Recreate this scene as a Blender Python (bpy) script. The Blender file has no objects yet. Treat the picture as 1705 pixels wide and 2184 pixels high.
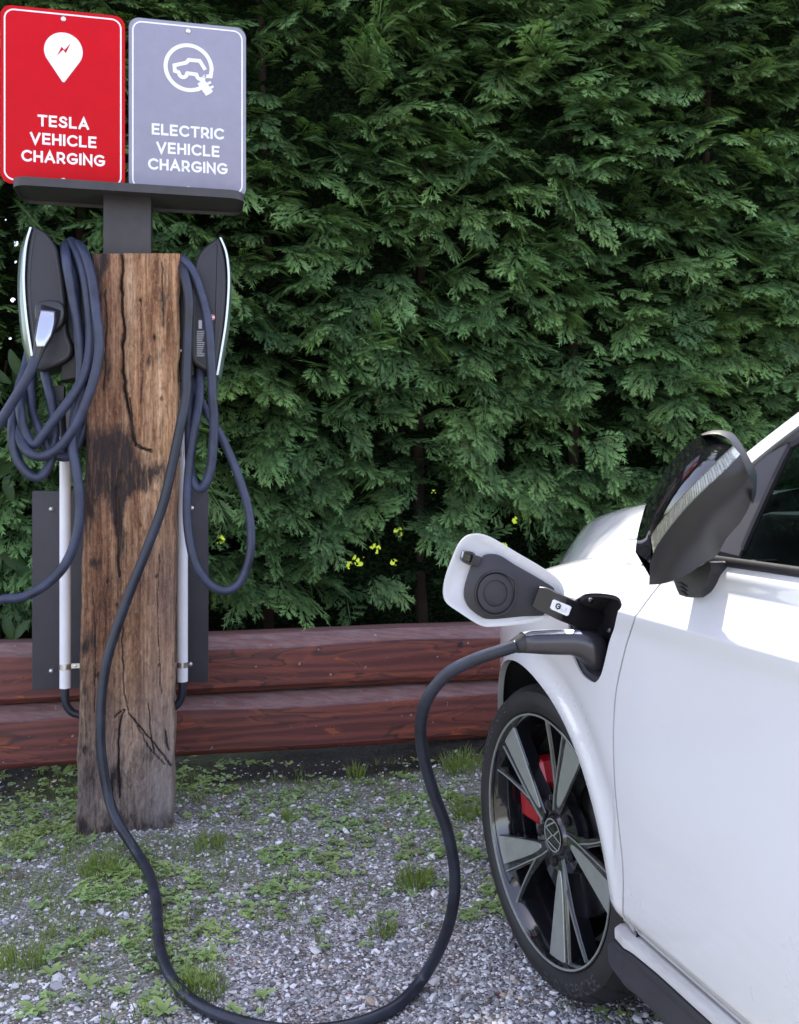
import bpy, math, random
import numpy as np
from mathutils import Vector, noise as mnoise
rng = np.random.default_rng(7); random.seed(7)
R = math.radians
S = bpy.context.scene
COL = S.collection

# ---------------------------------------------------------------- camera, sky, sun
CAM_H = 1.05; F = 1930.0; CX = 852.5; HY = 1000.0          # photo frame 1705 x 2184
cd = bpy.data.cameras.new('camera'); cam = bpy.data.objects.new('camera', cd); COL.objects.link(cam)
cam.location = (0, 0, CAM_H); cam.rotation_euler = (R(90), 0, 0)
cd.sensor_fit = 'VERTICAL'; cd.sensor_height = 36; cd.sensor_width = 36; cd.lens = F / 2184 * 36
cd.shift_y = -(1092 - HY) / 2184; cd.clip_start = .02; cd.clip_end = 1000
cd.dof.use_dof = True; cd.dof.focus_distance = 1.6; cd.dof.aperture_fstop = 13.0
S.camera = cam
SUN_EL = R(64); SUN_H = Vector((.056, .998)).normalized()    # horizontal direction towards the sun
SUN_DIR = Vector((SUN_H.x * math.cos(SUN_EL), SUN_H.y * math.cos(SUN_EL), math.sin(SUN_EL)))
w = bpy.data.worlds.new('World'); S.world = w; w.use_nodes = True
nt = w.node_tree; nt.nodes.clear()
sky = nt.nodes.new('ShaderNodeTexSky'); sky.sky_type = 'NISHITA'; sky.sun_disc = False
sky.sun_elevation = SUN_EL; sky.sun_rotation = math.atan2(SUN_H.x, SUN_H.y); sky.dust_density = 1.5; sky.altitude = 400
bg = nt.nodes.new('ShaderNodeBackground'); bg.inputs[1].default_value = .15
ow = nt.nodes.new('ShaderNodeOutputWorld')
hsv = nt.nodes.new('ShaderNodeHueSaturation'); hsv.inputs['Saturation'].default_value = .62; hsv.inputs['Hue'].default_value = .522
nt.links.new(sky.outputs[0], hsv.inputs['Color']); nt.links.new(hsv.outputs[0], bg.inputs[0]); nt.links.new(bg.outputs[0], ow.inputs[0])
sl = bpy.data.lights.new('sun', 'SUN'); sl.energy = 3.2; sl.angle = R(.5); sl.color = (1, .95, .87)
so = bpy.data.objects.new('sun', sl); COL.objects.link(so); so.rotation_euler = SUN_DIR.to_track_quat('Z', 'Y').to_euler()
S.view_settings.view_transform = 'Standard'; S.view_settings.look = 'None'
S.view_settings.gamma = 1; S.view_settings.use_curve_mapping = False; S.view_settings.exposure = 2.12

# ---------------------------------------------------------------- helpers
def tag(o, label=None, cat=None, group=None, kind=None):
    if label: o['label'] = label
    if cat: o['category'] = cat
    if group: o['group'] = group
    if kind: o['kind'] = kind
    return o
def thing(name, label, cat, loc=(0, 0, 0), group=None):
    o = bpy.data.objects.new(name, None); COL.objects.link(o); o.location = loc; o.empty_display_size = .05
    return tag(o, label, cat, group)
def root_loc(p):
    while p.parent: p = p.parent
    return np.array(p.location)
def link(name, me, parent=None, mat=None):
    o = bpy.data.objects.new(name, me); COL.objects.link(o)
    if parent is not None: o.parent = parent
    if mat and not me.materials: me.materials.append(mat)
    return o
def mk(name, V, Fc, mat, parent=None, sharp=35, kind=None, attrs=None, tri=False):
    """mesh from world coordinates"""
    V = np.asarray(V, dtype=np.float64)
    if parent is not None: V = V - root_loc(parent)
    me = bpy.data.meshes.new(name)
    if isinstance(Fc, np.ndarray):
        n = Fc.shape[1]; me.vertices.add(len(V)); me.vertices.foreach_set('co', V.astype(np.float32).ravel())
        me.loops.add(Fc.size); me.loops.foreach_set('vertex_index', Fc.astype(np.int32).ravel())
        me.polygons.add(len(Fc)); me.polygons.foreach_set('loop_start', np.arange(len(Fc), dtype=np.int32) * n)
        me.update(calc_edges=True)
    else:
        me.from_pydata([tuple(v) for v in V], [], [tuple(int(i) for i in f) for f in Fc]); me.update()
    if sharp is not None:
        me.shade_smooth()
        if sharp < 180: me.set_sharp_from_angle(angle=R(sharp))
    if attrs:
        for k, a in attrs.items():
            a = np.asarray(a)
            if a.ndim == 2:
                at = me.color_attributes.new(k, 'FLOAT_COLOR', 'POINT')
                c = np.ones((len(a), 4), np.float32); c[:, :3] = a; at.data.foreach_set('color', c.ravel())
            else:
                at = me.attributes.new(k, 'FLOAT', 'POINT'); at.data.foreach_set('value', a.astype(np.float32))
    o = link(name, me, parent, mat)
    if kind: o['kind'] = kind
    return o
class MB:
    def __init__(s): s.V = []; s.F = []
    def add(s, V, Fc):
        n = len(s.V); s.V += [tuple(map(float, v)) for v in V]; s.F += [tuple(int(i) + n for i in f) for f in Fc]; return s
    def box(s, c, ax, ay, az):
        c, ax, ay, az = map(np.array, (c, ax, ay, az)); vs = []
        for k in (-1, 1):
            for j, i in ((-1, -1), (-1, 1), (1, 1), (1, -1)): vs.append(c + i * ax + j * ay + k * az)
        return s.add(vs, [(3, 2, 1, 0), (4, 5, 6, 7), (0, 1, 5, 4), (1, 2, 6, 5), (2, 3, 7, 6), (3, 0, 4, 7)])
    def loft(s, rings, cap0=True, cap1=True, closed=True):
        n = len(rings[0]); V = [p for r in rings for p in r]; Fc = []
        for i in range(len(rings) - 1):
            for j in range(n if closed else n - 1):
                k = (j + 1) % n; Fc.append((i * n + j, i * n + k, (i + 1) * n + k, (i + 1) * n + j))
        if cap0: Fc.append(tuple(range(n))[::-1])
        if cap1: Fc.append(tuple((len(rings) - 1) * n + j for j in range(n)))
        return s.add(V, Fc)
    def prism(s, pts, vec, bev=.0, nb=2):
        """pts: planar outline, extruded along vec, bevelled at both ends"""
        pts = np.array(pts, float); vec = np.array(vec, float); L = np.linalg.norm(vec); d = vec / L
        ins = inset(pts, d, bev) if bev else pts
        rings = []
        if bev:
            for q in range(nb + 1):
                a = math.pi / 2 * q / nb; rings.append(pts * math.sin(a) + ins * (1 - math.sin(a)) + d * bev * (1 - math.cos(a)))
            for q in range(nb + 1):
                a = math.pi / 2 * (nb - q) / nb; rings.append(pts * math.sin(a) + ins * (1 - math.sin(a)) + d * (L - bev * (1 - math.cos(a))))
        else: rings = [pts, pts + vec]
        return s.loft(rings)
    def tube(s, P, r, n=12, caps=True):
        P = np.array(P, float); m = len(P); r = np.full(m, r) if np.isscalar(r) else np.asarray(r)
        T = np.gradient(P, axis=0); T /= np.linalg.norm(T, axis=1)[:, None] + 1e-12
        u = np.cross(T[0], [.3, .2, 1]); u /= np.linalg.norm(u); rings = []
        for i in range(m):
            u = u - T[i] * u.dot(T[i]); u /= np.linalg.norm(u); v = np.cross(T[i], u)
            a = np.arange(n) * 2 * math.pi / n
            rings.append(P[i] + r[i] * (np.cos(a)[:, None] * u + np.sin(a)[:, None] * v))
        return s.loft(rings, caps, caps)
    def disc(s, c, nrm, prof, n=32):
        """lathe: prof = [(radius, offset along nrm)]"""
        c = np.array(c, float); w_ = np.array(nrm, float); w_ /= np.linalg.norm(w_)
        u = np.cross(w_, [0, 0, 1.]); u = u / np.linalg.norm(u) if np.linalg.norm(u) > 1e-3 else np.array([1., 0, 0]); v = np.cross(w_, u)
        a = np.arange(n) * 2 * math.pi / n
        rings = [c + w_ * o + max(q, 1e-5) * (np.cos(a)[:, None] * u + np.sin(a)[:, None] * v) for q, o in prof]
        return s.loft(rings, prof[0][0] > 1e-4, prof[-1][0] > 1e-4)
    def build(s, name, mat, parent=None, sharp=35, kind=None): return mk(name, s.V, s.F, mat, parent, sharp, kind)
def inset(pts, nrm, d):
    n = len(pts); out = []
    c = pts.mean(0)
    for i in range(n):
        a, b, e = pts[i - 1], pts[i], pts[(i + 1) % n]
        t1 = (b - a) / (np.linalg.norm(b - a) + 1e-12); t2 = (e - b) / (np.linalg.norm(e - b) + 1e-12)
        n1 = np.cross(nrm, t1); n2 = np.cross(nrm, t2); m = n1 + n2; m /= np.linalg.norm(m) + 1e-12
        if m.dot(c - b) < 0 and abs(m.dot(c - b)) > 1e-9: m = -m
        out.append(b + m * d / max(.5, abs(m.dot(n1))))
    return np.array(out)
def cr(P, n=8, closed=False):
    """Catmull-Rom through points, n samples a span"""
    P = np.array(P, float); m = len(P); out = []
    rngk = range(m) if closed else range(m - 1)
    for i in rngk:
        if closed: p0, p1, p2, p3 = P[i - 1], P[i], P[(i + 1) % m], P[(i + 2) % m]
        else: p0, p1, p2, p3 = P[max(i - 1, 0)], P[i], P[i + 1], P[min(i + 2, m - 1)]
        for k in range(n):
            t = k / n
            out.append(.5 * ((2 * p1) + (p2 - p0) * t + (2 * p0 - 5 * p1 + 4 * p2 - p3) * t * t + (3 * p1 - p0 - 3 * p2 + p3) * t ** 3))
    if not closed: out.append(P[-1])
    return np.array(out)
def resample(P, n):
    P = np.array(P, float); d = np.r_[0, np.cumsum(np.linalg.norm(np.diff(P, axis=0), axis=1))]
    t = np.linspace(0, d[-1], n); return np.stack([np.interp(t, d, P[:, k]) for k in range(P.shape[1])], 1)
def sm(a, b, x): t = np.clip((x - a) / (b - a), 0, 1); return t * t * (3 - 2 * t)
# value noise on arrays (fast)
_perm = rng.permutation(512)
def vn(x, y, z=0.):
    x, y, z = np.broadcast_arrays(np.asarray(x, float), np.asarray(y, float), np.asarray(z, float))
    xi, yi, zi = np.floor(x).astype(int), np.floor(y).astype(int), np.floor(z).astype(int)
    fx, fy, fz = x - xi, y - yi, z - zi
    fx, fy, fz = [f * f * (3 - 2 * f) for f in (fx, fy, fz)]
    def h(a, b, c): return _perm[(_perm[(_perm[a & 511] + b) & 511] + c) & 511] / 511.
    r = 0
    for dx in (0, 1):
        for dy in (0, 1):
            for dz in (0, 1):
                r = r + h(xi + dx, yi + dy, zi + dz) * (fx if dx else 1 - fx) * (fy if dy else 1 - fy) * (fz if dz else 1 - fz)
    return r * 2 - 1
def fbm(x, y, z=0., o=4):
    r = 0; a = 1
    for k in range(o): r = r + a * vn(x * 2 ** k + 17 * k, y * 2 ** k, z * 2 ** k); a *= .5
    return r / 1.9

def at(px, py, Y): return np.array([(px - CX) / F * Y, Y, CAM_H - (py - HY) / F * Y])
# frame of the post, signs and timber wall: a runs right and away, b runs away
A2 = np.array([.9774, .2113, 0]); B2 = np.array([-.2113, .9774, 0]); P0 = np.array([-.8, 2.62])
def Q(px, py, off=0.):
    k = (px - CX) / F; A = P0[0] + off * B2[0]; B = P0[1] + off * B2[1]
    Y = (A * A2[1] - B * A2[0]) / (k * A2[1] - A2[0]); return at(px, py, Y)
# frame of the car: s runs rearward, t outward to the left, z up; origin = front left wheel's outer face
W0 = np.array([.2804, 1.778]); RD = np.array([.309, -.951]); ND = np.array([-.951, -.309])
def CP(s, t, z):
    s, t, z = np.broadcast_arrays(*map(lambda q: np.asarray(q, float), (s, t, z)))
    return np.stack([W0[0] + RD[0] * s + ND[0] * t, W0[1] + RD[1] * s + ND[1] * t, z], -1)
N3 = np.array([ND[0], ND[1], 0]); R3 = np.array([RD[0], RD[1], 0]); Z3 = np.array([0, 0, 1.])
def pix_s(px, t):
    k = (px - CX) / F
    return (k * (W0[1] + ND[1] * t) - W0[0] - ND[0] * t) / (RD[0] - k * RD[1])
def pix_sz(px, py, tf):
    z = .7; s = .3
    for _ in range(25):
        t = float(tf(s, z)); s2 = pix_s(px, t); Y = W0[1] + RD[1] * s2 + ND[1] * t
        z2 = CAM_H - (py - HY) / F * Y; s += .6 * (s2 - s); z += .6 * (z2 - z)
    return s, z

# ---------------------------------------------------------------- materials
def M(name, col=(.5, .5, .5), rough=.5, metal=0., coat=0., bump=0., bscale=200., var=0., vscale=8., spec=.5, trans=0., ior=1.45, aniso=None, sub=0.):
    m = bpy.data.materials.new(name); m.use_nodes = True; n = m.node_tree.nodes; l = m.node_tree.links
    b = n['Principled BSDF']; b.inputs['Roughness'].default_value = rough; b.inputs['Metallic'].default_value = metal
    b.inputs['Base Color'].default_value = (*col, 1); b.inputs['Coat Weight'].default_value = coat; b.inputs['Coat Roughness'].default_value = .04
    b.inputs['Specular IOR Level'].default_value = spec; b.inputs['Transmission Weight'].default_value = trans; b.inputs['IOR'].default_value = ior
    if var or bump:
        tc = n.new('ShaderNodeTexCoord')
    if var:
        t = n.new('ShaderNodeTexNoise'); t.inputs['Scale'].default_value = vscale; t.inputs['Detail'].default_value = 8; t.inputs['Roughness'].default_value = .65
        l.new(tc.outputs['Object'], t.inputs['Vector'])
        r = n.new('ShaderNodeValToRGB'); r.color_ramp.elements[0].position = .3; r.color_ramp.elements[1].position = .7
        r.color_ramp.elements[0].color = (*[c * (1 - var) for c in col], 1); r.color_ramp.elements[1].color = (*[min(1, c * (1 + var)) for c in col], 1)
        l.new(t.outputs[0], r.inputs[0]); l.new(r.outputs[0], b.inputs['Base Color'])
        mr = n.new('ShaderNodeMapRange'); mr.inputs[3].default_value = max(0, rough - .12 * var * 3); mr.inputs[4].default_value = min(1, rough + .12 * var * 3)
        l.new(t.outputs[0], mr.inputs[0]); l.new(mr.outputs[0], b.inputs['Roughness'])
    if bump:
        t2 = n.new('ShaderNodeTexNoise'); t2.inputs['Scale'].default_value = bscale; t2.inputs['Detail'].default_value = 3
        l.new(tc.outputs['Object'], t2.inputs['Vector'])
        bp = n.new('ShaderNodeBump'); bp.inputs['Strength'].default_value = bump; bp.inputs['Distance'].default_value = .001
        l.new(t2.outputs[0], bp.inputs['Height']); l.new(bp.outputs[0], b.inputs['Normal'])
    return m
class G:   # small node-graph helper
    def __init__(s, name):
        s.m = bpy.data.materials.new(name); s.m.use_nodes = True; s.n = s.m.node_tree.nodes; s.l = s.m.node_tree.links; s.b = s.n['Principled BSDF']
        s.out = s.n['Material Output']
    def node(s, t, **kw):
        x = s.n.new(t)
        for k, v in kw.items():
            if k in x.inputs.keys():
                if hasattr(v, 'type') and hasattr(v, 'links'): s.l.new(v, x.inputs[k])
                else: x.inputs[k].default_value = v
            else: setattr(x, k, v)
        return x
    def set(s, k, v):
        if hasattr(v, 'links'): s.l.new(v, s.b.inputs[k])
        else: s.b.inputs[k].default_value = v
    def coord(s, scale=(1, 1, 1), rot=(0, 0, 0)):
        tc = s.n.new('ShaderNodeTexCoord'); mp = s.n.new('ShaderNodeMapping'); mp.inputs['Scale'].default_value = scale; mp.inputs['Rotation'].default_value = rot
        s.l.new(tc.outputs['Object'], mp.inputs['Vector']); return mp.outputs[0]
    def noise(s, vec, sc=5, det=6, ro=.6, dist=0.):
        t = s.node('ShaderNodeTexNoise', Scale=sc, Detail=det, Roughness=ro, Distortion=dist); s.l.new(vec, t.inputs['Vector']); return t.outputs[0]
    def ramp(s, f, stops):
        r = s.n.new('ShaderNodeValToRGB'); e = r.color_ramp.elements
        while len(e) < len(stops): e.new(.5)
        for x, (p, c) in zip(e, stops): x.position = p; x.color = (*c, 1) if len(c) == 3 else c
        s.l.new(f, r.inputs[0]); return r.outputs[0]
    def mix(s, f, a, b, bt='MIX'):
        x = s.n.new('ShaderNodeMix'); x.data_type = 'RGBA'; x.blend_type = bt
        for i, v in ((0, f), (6, a), (7, b)):
            if hasattr(v, 'links'): s.l.new(v, x.inputs[i])
            else: x.inputs[i].default_value = v if not isinstance(v, tuple) or len(v) == 4 else (*v, 1)
        return x.outputs[2]
    def math(s, op, a, b=0.):
        x = s.n.new('ShaderNodeMath'); x.operation = op
        for i, v in ((0, a), (1, b)):
            if hasattr(v, 'links'): s.l.new(v, x.inputs[i])
            else: x.inputs[i].default_value = v
        return x.outputs[0]
    def attr(s, name):
        x = s.n.new('ShaderNodeAttribute'); x.attribute_name = name; return x
    def bump(s, h, st=.5, dist=.002):
        x = s.node('ShaderNodeBump', Strength=st, Distance=dist); s.l.new(h, x.inputs['Height']); s.l.new(x.outputs[0], s.b.inputs['Normal'])

BLACK = (0, 0, 0)
def mat_post():
    g = G('weathered_oak'); v = g.coord((9, 9, .55)); v2 = g.coord((1, 1, .35)); v3 = g.coord((60, 60, 2.2))
    n1 = g.noise(v, 4, 8, .65, .6); n2 = g.noise(v2, 6, 5, .6); n3 = g.noise(v3, 3, 4, .6)
    c = g.ramp(n1, [(.28, (.11, .050, .026)), (.42, (.33, .17, .085)), (.56, (.56, .35, .20)), (.74, (.74, .54, .37))])
    c2 = g.ramp(n2, [(.35, (.45, .34, .28)), (.62, (1, 1, 1))])
    c = g.mix(.8, c, c2, 'MULTIPLY'); c = g.mix(g.math('MULTIPLY', g.attr('pale').outputs['Fac'], .75), c, g.mix(1., c, (1.5, 1.42, 1.3), 'MULTIPLY'))
    c = g.mix(.6, c, g.ramp(n3, [(.35, (.35, .31, .28)), (.6, (1.15, 1.12, 1.1))]), 'MULTIPLY')
    n4 = g.noise(g.coord((26, 26, 9)), 5, 6, .7); c = g.mix(.55, c, g.ramp(n4, [(.40, (.42, .36, .33)), (.52, (1, 1, 1))]), 'MULTIPLY')
    fl = g.noise(g.coord((130, 130, 34)), 2.2, 4, .7); c = g.mix(g.math('MULTIPLY', g.ramp(fl, [(.56, BLACK), (.68, (1, 1, 1))]), .45), c, (.62, .46, .36))
    red = g.attr('redness').outputs['Fac']; c = g.mix(red, c, g.mix(1., c, (.62, .40, .32), 'MULTIPLY'))
    gr = g.attr('greyed').outputs['Fac']; c = g.mix(gr, c, g.mix(n3, (.14, .12, .11), (.42, .36, .34)))
    st = g.attr('burn').outputs['Fac']; nb = g.noise(g.coord((22, 22, 7)), 3, 9, .82)
    sf = g.ramp(g.math('ADD', st, g.math('MULTIPLY', g.math('SUBTRACT', nb, .5), 2.1)), [(.30, BLACK), (.95, (1, 1, 1))])
    sv = g.ramp(g.noise(g.coord((34, 34, 3.2)), 2.5, 7, .8), [(.33, (.35, .35, .35)), (.50, (1, 1, 1))]); c = g.mix(g.math('MULTIPLY', g.math('MULTIPLY', sf, sv), .95), c, (.02, .013, .013))
    g.set('Base Color', c); g.set('Roughness', .82)
    h = g.math('ADD', g.math('ADD', n1, n4), g.math('MULTIPLY', n3, .8)); g.bump(h, 1., .010)
    return g.m
def mat_beam():
    g = G('red_stained_timber'); v = g.coord((.9, 9, 9)); vf = g.coord((1.5, 55, 55))
    n = g.noise(v, 2.2, 5, .55, .8)
    wv = g.node('ShaderNodeTexWave', Scale=1.0, Distortion=9.0, Detail=3., **{'Detail Scale': 1.2}); wv.bands_direction = 'Z'; g.l.new(g.coord((.9, 2, 9)), wv.inputs['Vector'])
    c = g.ramp(wv.outputs[0], [(.1, (.095, .024, .020)), (.5, (.130, .032, .025)), (.9, (.165, .043, .031))])
    kn = g.ramp(n, [(.58, BLACK), (.66, (1, 1, 1))]); c = g.mix(g.math('MULTIPLY', kn, .75), c, (.32, .075, .028))
    kd = g.ramp(n, [(.615, BLACK), (.635, (1, 1, 1)), (.65, BLACK)]); c = g.mix(kd, c, (.02, .010, .008))
    gl_ = g.noise(g.coord((.45, 5, 6.5)), 1.6, 3, .5, .7); ln_ = g.ramp(gl_, [(.485, BLACK), (.497, (1, 1, 1)), (.503, (1, 1, 1)), (.512, BLACK)]); og_ = g.ramp(gl_, [(.50, BLACK), (.515, (1, 1, 1)), (.56, BLACK)]); c = g.mix(g.math('MULTIPLY', og_, .30), c, (.34, .075, .025)); c = g.mix(g.math('MULTIPLY', ln_, .6), c, (.015, .009, .008))
    top = g.attr('topness').outputs['Fac']
    wn = g.noise(g.coord((1.2, 20, 20)), 4, 6, .7)
    c = g.mix(g.math('MULTIPLY', top, g.ramp(wn, [(.25, (.35,) * 3), (.6, (1,) * 3)])), c, g.mix(wn, (.12, .050, .045), (.30, .215, .205)))
    sp = g.ramp(g.noise(g.coord((10, 10, 10)), 6, 2, .5), [(.735, BLACK), (.75, (1,) * 3)])
    c = g.mix(g.math('MULTIPLY', sp, .6), c, (.45, .4, .4))
    g.set('Base Color', c); g.set('Roughness', .62); g.set('Coat Weight', .03); g.set('Coat Roughness', .35)
    g.bump(g.math('ADD', g.noise(vf, 3, 3, .6), g.math('MULTIPLY', wv.outputs[0], .4)), .35, .003)
    return g.m
def mat_leaf(name, base, tip, rough=.5, trans=.35, spec=.25):
    g = G(name); a = g.attr('tone'); 
    c = g.mix(a.outputs['Fac'], (*base, 1), g.mix(g.noise(g.coord(), 3.5, 4, .7), (tip[0] * 1.12, tip[1] * 1.0, tip[2] * .7), (tip[0] * .62, tip[1] * .92, tip[2] * 1.6)))
    if 'cypress' in name: c = g.mix(g.math('MULTIPLY', g.ramp(g.noise(g.coord(), 16, 3, .6), [(.66, BLACK), (.72, (1,) * 3)]), .55), c, (.11, .055, .022))
    g.set('Base Color', c); g.set('Roughness', rough); g.set('Specular IOR Level', spec)
    t = g.node('ShaderNodeBsdfTranslucent'); g.l.new(g.mix(1., c, (1.5, 1.6, .6), 'MULTIPLY'), t.inputs[0])
    ms = g.node('ShaderNodeMixShader'); ms.inputs[0].default_value = trans
    g.l.new(g.b.outputs[0], ms.inputs[1]); g.l.new(t.outputs[0], ms.inputs[2]); g.l.new(ms.outputs[0], g.out.inputs[0])
    return g.m
def mat_ground():
    g = G('gravelly_soil'); v = g.coord()
    vo = g.node('ShaderNodeTexVoronoi', Scale=190.); g.l.new(v, vo.inputs['Vector'])
    vb = g.node('ShaderNodeTexVoronoi', Scale=70.); g.l.new(v, vb.inputs['Vector'])
    sep = g.node('ShaderNodeSeparateColor'); g.l.new(vo.outputs['Color'], sep.inputs[0])
    sep2 = g.node('ShaderNodeSeparateColor'); g.l.new(vb.outputs['Color'], sep2.inputs[0])
    c = g.ramp(sep.outputs[0], [(0, (.09, .085, .08)), (.35, (.24, .23, .23)), (.7, (.45, .44, .45)), (1, (.75, .74, .76))])
    cb = g.ramp(sep2.outputs[0], [(0, (.6, .55, .5)), (1, (1.15, 1.1, 1.15))]); c = g.mix(.7, c, cb, 'MULTIPLY')
    big = g.noise(v, 2.3, 5, .6); soil_and_shade = g.ramp(g.noise(v, 7, 6, .7), [(.42, BLACK), (.62, (1,) * 3)])
    c = g.mix(g.math('MULTIPLY', soil_and_shade, .45), c, (.10, .08, .062)); c = g.mix(g.attr('soil_and_shade').outputs['Fac'], c, (.010, .008, .006))  # brown soil patches, then near-black shade painted in under the beams
    gm = g.attr('moss').outputs['Fac']; mm = g.ramp(g.math('ADD', g.math('MULTIPLY', gm, .8), g.math('MULTIPLY', g.noise(v, 45, 6, .75), .7)), [(.62, BLACK), (.86, (1,) * 3)])
    c = g.mix(g.math('MULTIPLY', mm, .5), c, g.mix(g.noise(v, 120, 3, .6), (.06, .072, .03), (.18, .21, .08)))
    g.set('Base Color', c); g.set('Roughness', 1.); g.set('Specular IOR Level', .08)
    h = g.math('SUBTRACT', 1., vo.outputs['Distance']); g.bump(g.math('ADD', h, g.noise(v, 30, 5, .7)), .8, .006)
    return g.m
def mat_attrcol(name, rough, bump=.0, bs=120, spec=.5):
    g = G(name); g.set('Base Color', g.attr('col').outputs['Color']); g.set('Roughness', rough); g.set('Specular IOR Level', spec)
    if bump: g.bump(g.noise(g.coord(), bs, 4, .6), bump, .002)
    return g.m
def mat_paint():
    g = G('white_car_paint'); v = g.coord()
    g.set('Base Color', (.585, .585, .60, 1)); g.set('Roughness', .28); g.set('Coat Weight', 1.); g.set('Coat Roughness', .03)
    d = g.noise(v, 3.2, 6, .7); g.set('Roughness', g.ramp(d, [(.3, (.26,) * 3), (.8, (.33,) * 3)]))
    dust = g.ramp(g.noise(v, 38, 5, .75), [(.45, BLACK), (.9, (.10,) * 3)]); g_pos = g.node('ShaderNodeSeparateXYZ'); g.l.new(v, g_pos.inputs[0]); low = g.ramp(g_pos.outputs[2], [(.355, (.75,) * 3), (.366, (.20,) * 3), (.60, BLACK)]); smu = g.ramp(g.noise(g.coord((2, 2, 14)), 5, 6, .7), [(.35, (.35,) * 3), (.7, (1,) * 3)]); cpt = g.mix(dust, (.585, .585, .60, 1), (.50, .48, .46, 1)); g.set('Base Color', g.mix(g.math('MULTIPLY', low, smu), cpt, (.36, .33, .30, 1)))  # low beige band: dirt plus the ground's reflection painted into the door bottom
    g.set('Coat Roughness', g.ramp(g.noise(v, 9, 5, .7), [(.35, (.03,) * 3), (.9, (.07,) * 3)]))
    return g.m
MAT = dict(
    paint=mat_paint(), post=mat_post(), beam=mat_beam(), ground=mat_ground(),
    steel=M('dark_grey_powder_coat', (.048, .044, .047), .6, .1, bump=.25, bscale=350, var=.22, vscale=14),
    steel2=M('charcoal_panel', (.045, .042, .05), .55, .1, bump=.15, bscale=300, var=.15, vscale=9),
    red=M('red_sign_paint', (.50, .0025, .009), .5, var=.05, vscale=20, spec=.15),
    greysign=M('grey_sign_paint', (.265, .252, .32), .5, var=.05, vscale=30, spec=.25),
    white=M('white_print', (.76, .76, .77), .45, var=.03, vscale=30),
    bolt=M('zinc_bolt', (.62, .6, .58), .38, .9, var=.2, vscale=60),
    pipe=M('white_conduit', (.74, .73, .76), .4, var=.05, vscale=12),
    clampm=M('steel_clamp', (.6, .6, .6), .3, 1., var=.15, vscale=50),
    rubber=M('blue_black_cable', (.030, .036, .066), .45, bump=.3, bscale=120, var=.5, vscale=14),
    rubber2=M('black_cable', (.018, .021, .033), .42, bump=.3, bscale=120, var=.55, vscale=12),
    plasticblk=M('charger_body_plastic', (.022, .02, .024), .45, bump=.2, bscale=700, var=.12, vscale=12),
    plasticgl=M('charger_trim_gloss', (.014, .013, .016), .3, coat=.15),
    silverrim=M('charger_silver_rim', (.52, .55, .55), .3, .7),
    greenglass=M('charger_face_glass', (.13, .17, .15), .2, .2, coat=.6),
    silver=M('satin_silver', (.46, .48, .53), .32, .9),
    blkgloss=M('piano_black', (.006, .006, .007), .05, coat=1., var=.1, vscale=30),
    blkmatte=M('grained_black_plastic', (.020, .019, .021), .40, bump=.35, bscale=900, var=.15, vscale=10),
    flapplastic=M('flap_inner_plastic', (.032, .03, .036), .48, bump=.3, bscale=900, var=.1, vscale=20),
    trim=M('sill_trim', (.030, .030, .038), .5, bump=.2, bscale=500, var=.2, vscale=8),
    liner=M('arch_liner', (.012, .012, .012), .9, bump=.4, bscale=90),
    tyre=M('tyre_rubber', (.014, .0135, .014), .6, bump=.25, bscale=240, var=.35, vscale=14),
    tyrelet=M('tyre_letter', (.045, .045, .05), .5),
    rimblk=M('gloss_black_rim', (.008, .008, .01), .1, coat=1.),
    rimsil=M('machined_alloy', (.40, .42, .39), .34, .65, bump=.12, bscale=900, var=.08, vscale=40),
    caliper=M('red_caliper', (.27, .003, .010), .35, coat=.4),
    disc=M('brake_disc', (.30, .30, .32), .3, 1., var=.2, vscale=30),
    lens=M('indicator_rib', (.30, .30, .29), .1, coat=1.),
    reflect=M('indicator_reflector', (.62, .62, .56), .35, .25, var=.6, vscale=120),
    frame=M('window_trim', (.022, .021, .024), .35, var=.15, vscale=12),
    pillarin=M('pillar_plastic', (.07, .065, .068), .5, var=.1, vscale=8),
    dash=M('dashboard', (.035, .035, .038), .7, bump=.3, bscale=300),
    bark=M('hedge_bark', (.03, .022, .017), .95, spec=.05, bump=.8, bscale=40, var=.3, vscale=10),
    lawn=M('far_lawn', (.085, .115, .012), 1., spec=0., var=.4, vscale=3, bump=.6, bscale=40),
    label=M('label_print', (.45, .45, .47), .5), redlab=M('red_label', (.6, .03, .05), .4),
    plug=M('plug_handle_satin', (.05, .046, .055), .3, .35, coat=.25),
    sticker=M('sticker_paper', (.75, .75, .78), .4),
)
def mat_glass(nm, tcol):
    g = G(nm); gl = g.node('ShaderNodeBsdfGlossy', Roughness=.01); tr = g.node('ShaderNodeBsdfTransparent'); tr.inputs[0].default_value = tcol
    lw_ = g.node('ShaderNodeLayerWeight', Blend=.5); fr_ = g.math('ADD', g.math('MULTIPLY', g.math('POWER', lw_.outputs['Facing'], 5.), .9), .035); ms = g.node('ShaderNodeMixShader')
    g.l.new(fr_, ms.inputs[0]); g.l.new(tr.outputs[0], ms.inputs[1]); g.l.new(gl.outputs[0], ms.inputs[2]); g.l.new(ms.outputs[0], g.out.inputs[0]); return g.m
MAT['glass'] = mat_glass('tinted_window', (.30, .38, .37, 1)); MAT['glasslens'] = mat_glass('clear_lens', (.92, .93, .9, 1))
MAT['foliage'] = mat_leaf('cypress_foliage', (.012, .034, .012), (.28, .44, .12), .6, .22)
gc = G('hedge_shade_sheet'); gc.set('Base Color', gc.ramp(gc.noise(gc.coord((1, 1, 1.6)), 55, 6, .75, .6), [(.46, (.003, .004, .003)), (.60, (.014, .028, .009)), (.72, (.03, .055, .018))])); gc.set('Roughness', 1.); gc.set('Specular IOR Level', 0.); MAT['core'] = gc.m
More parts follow.
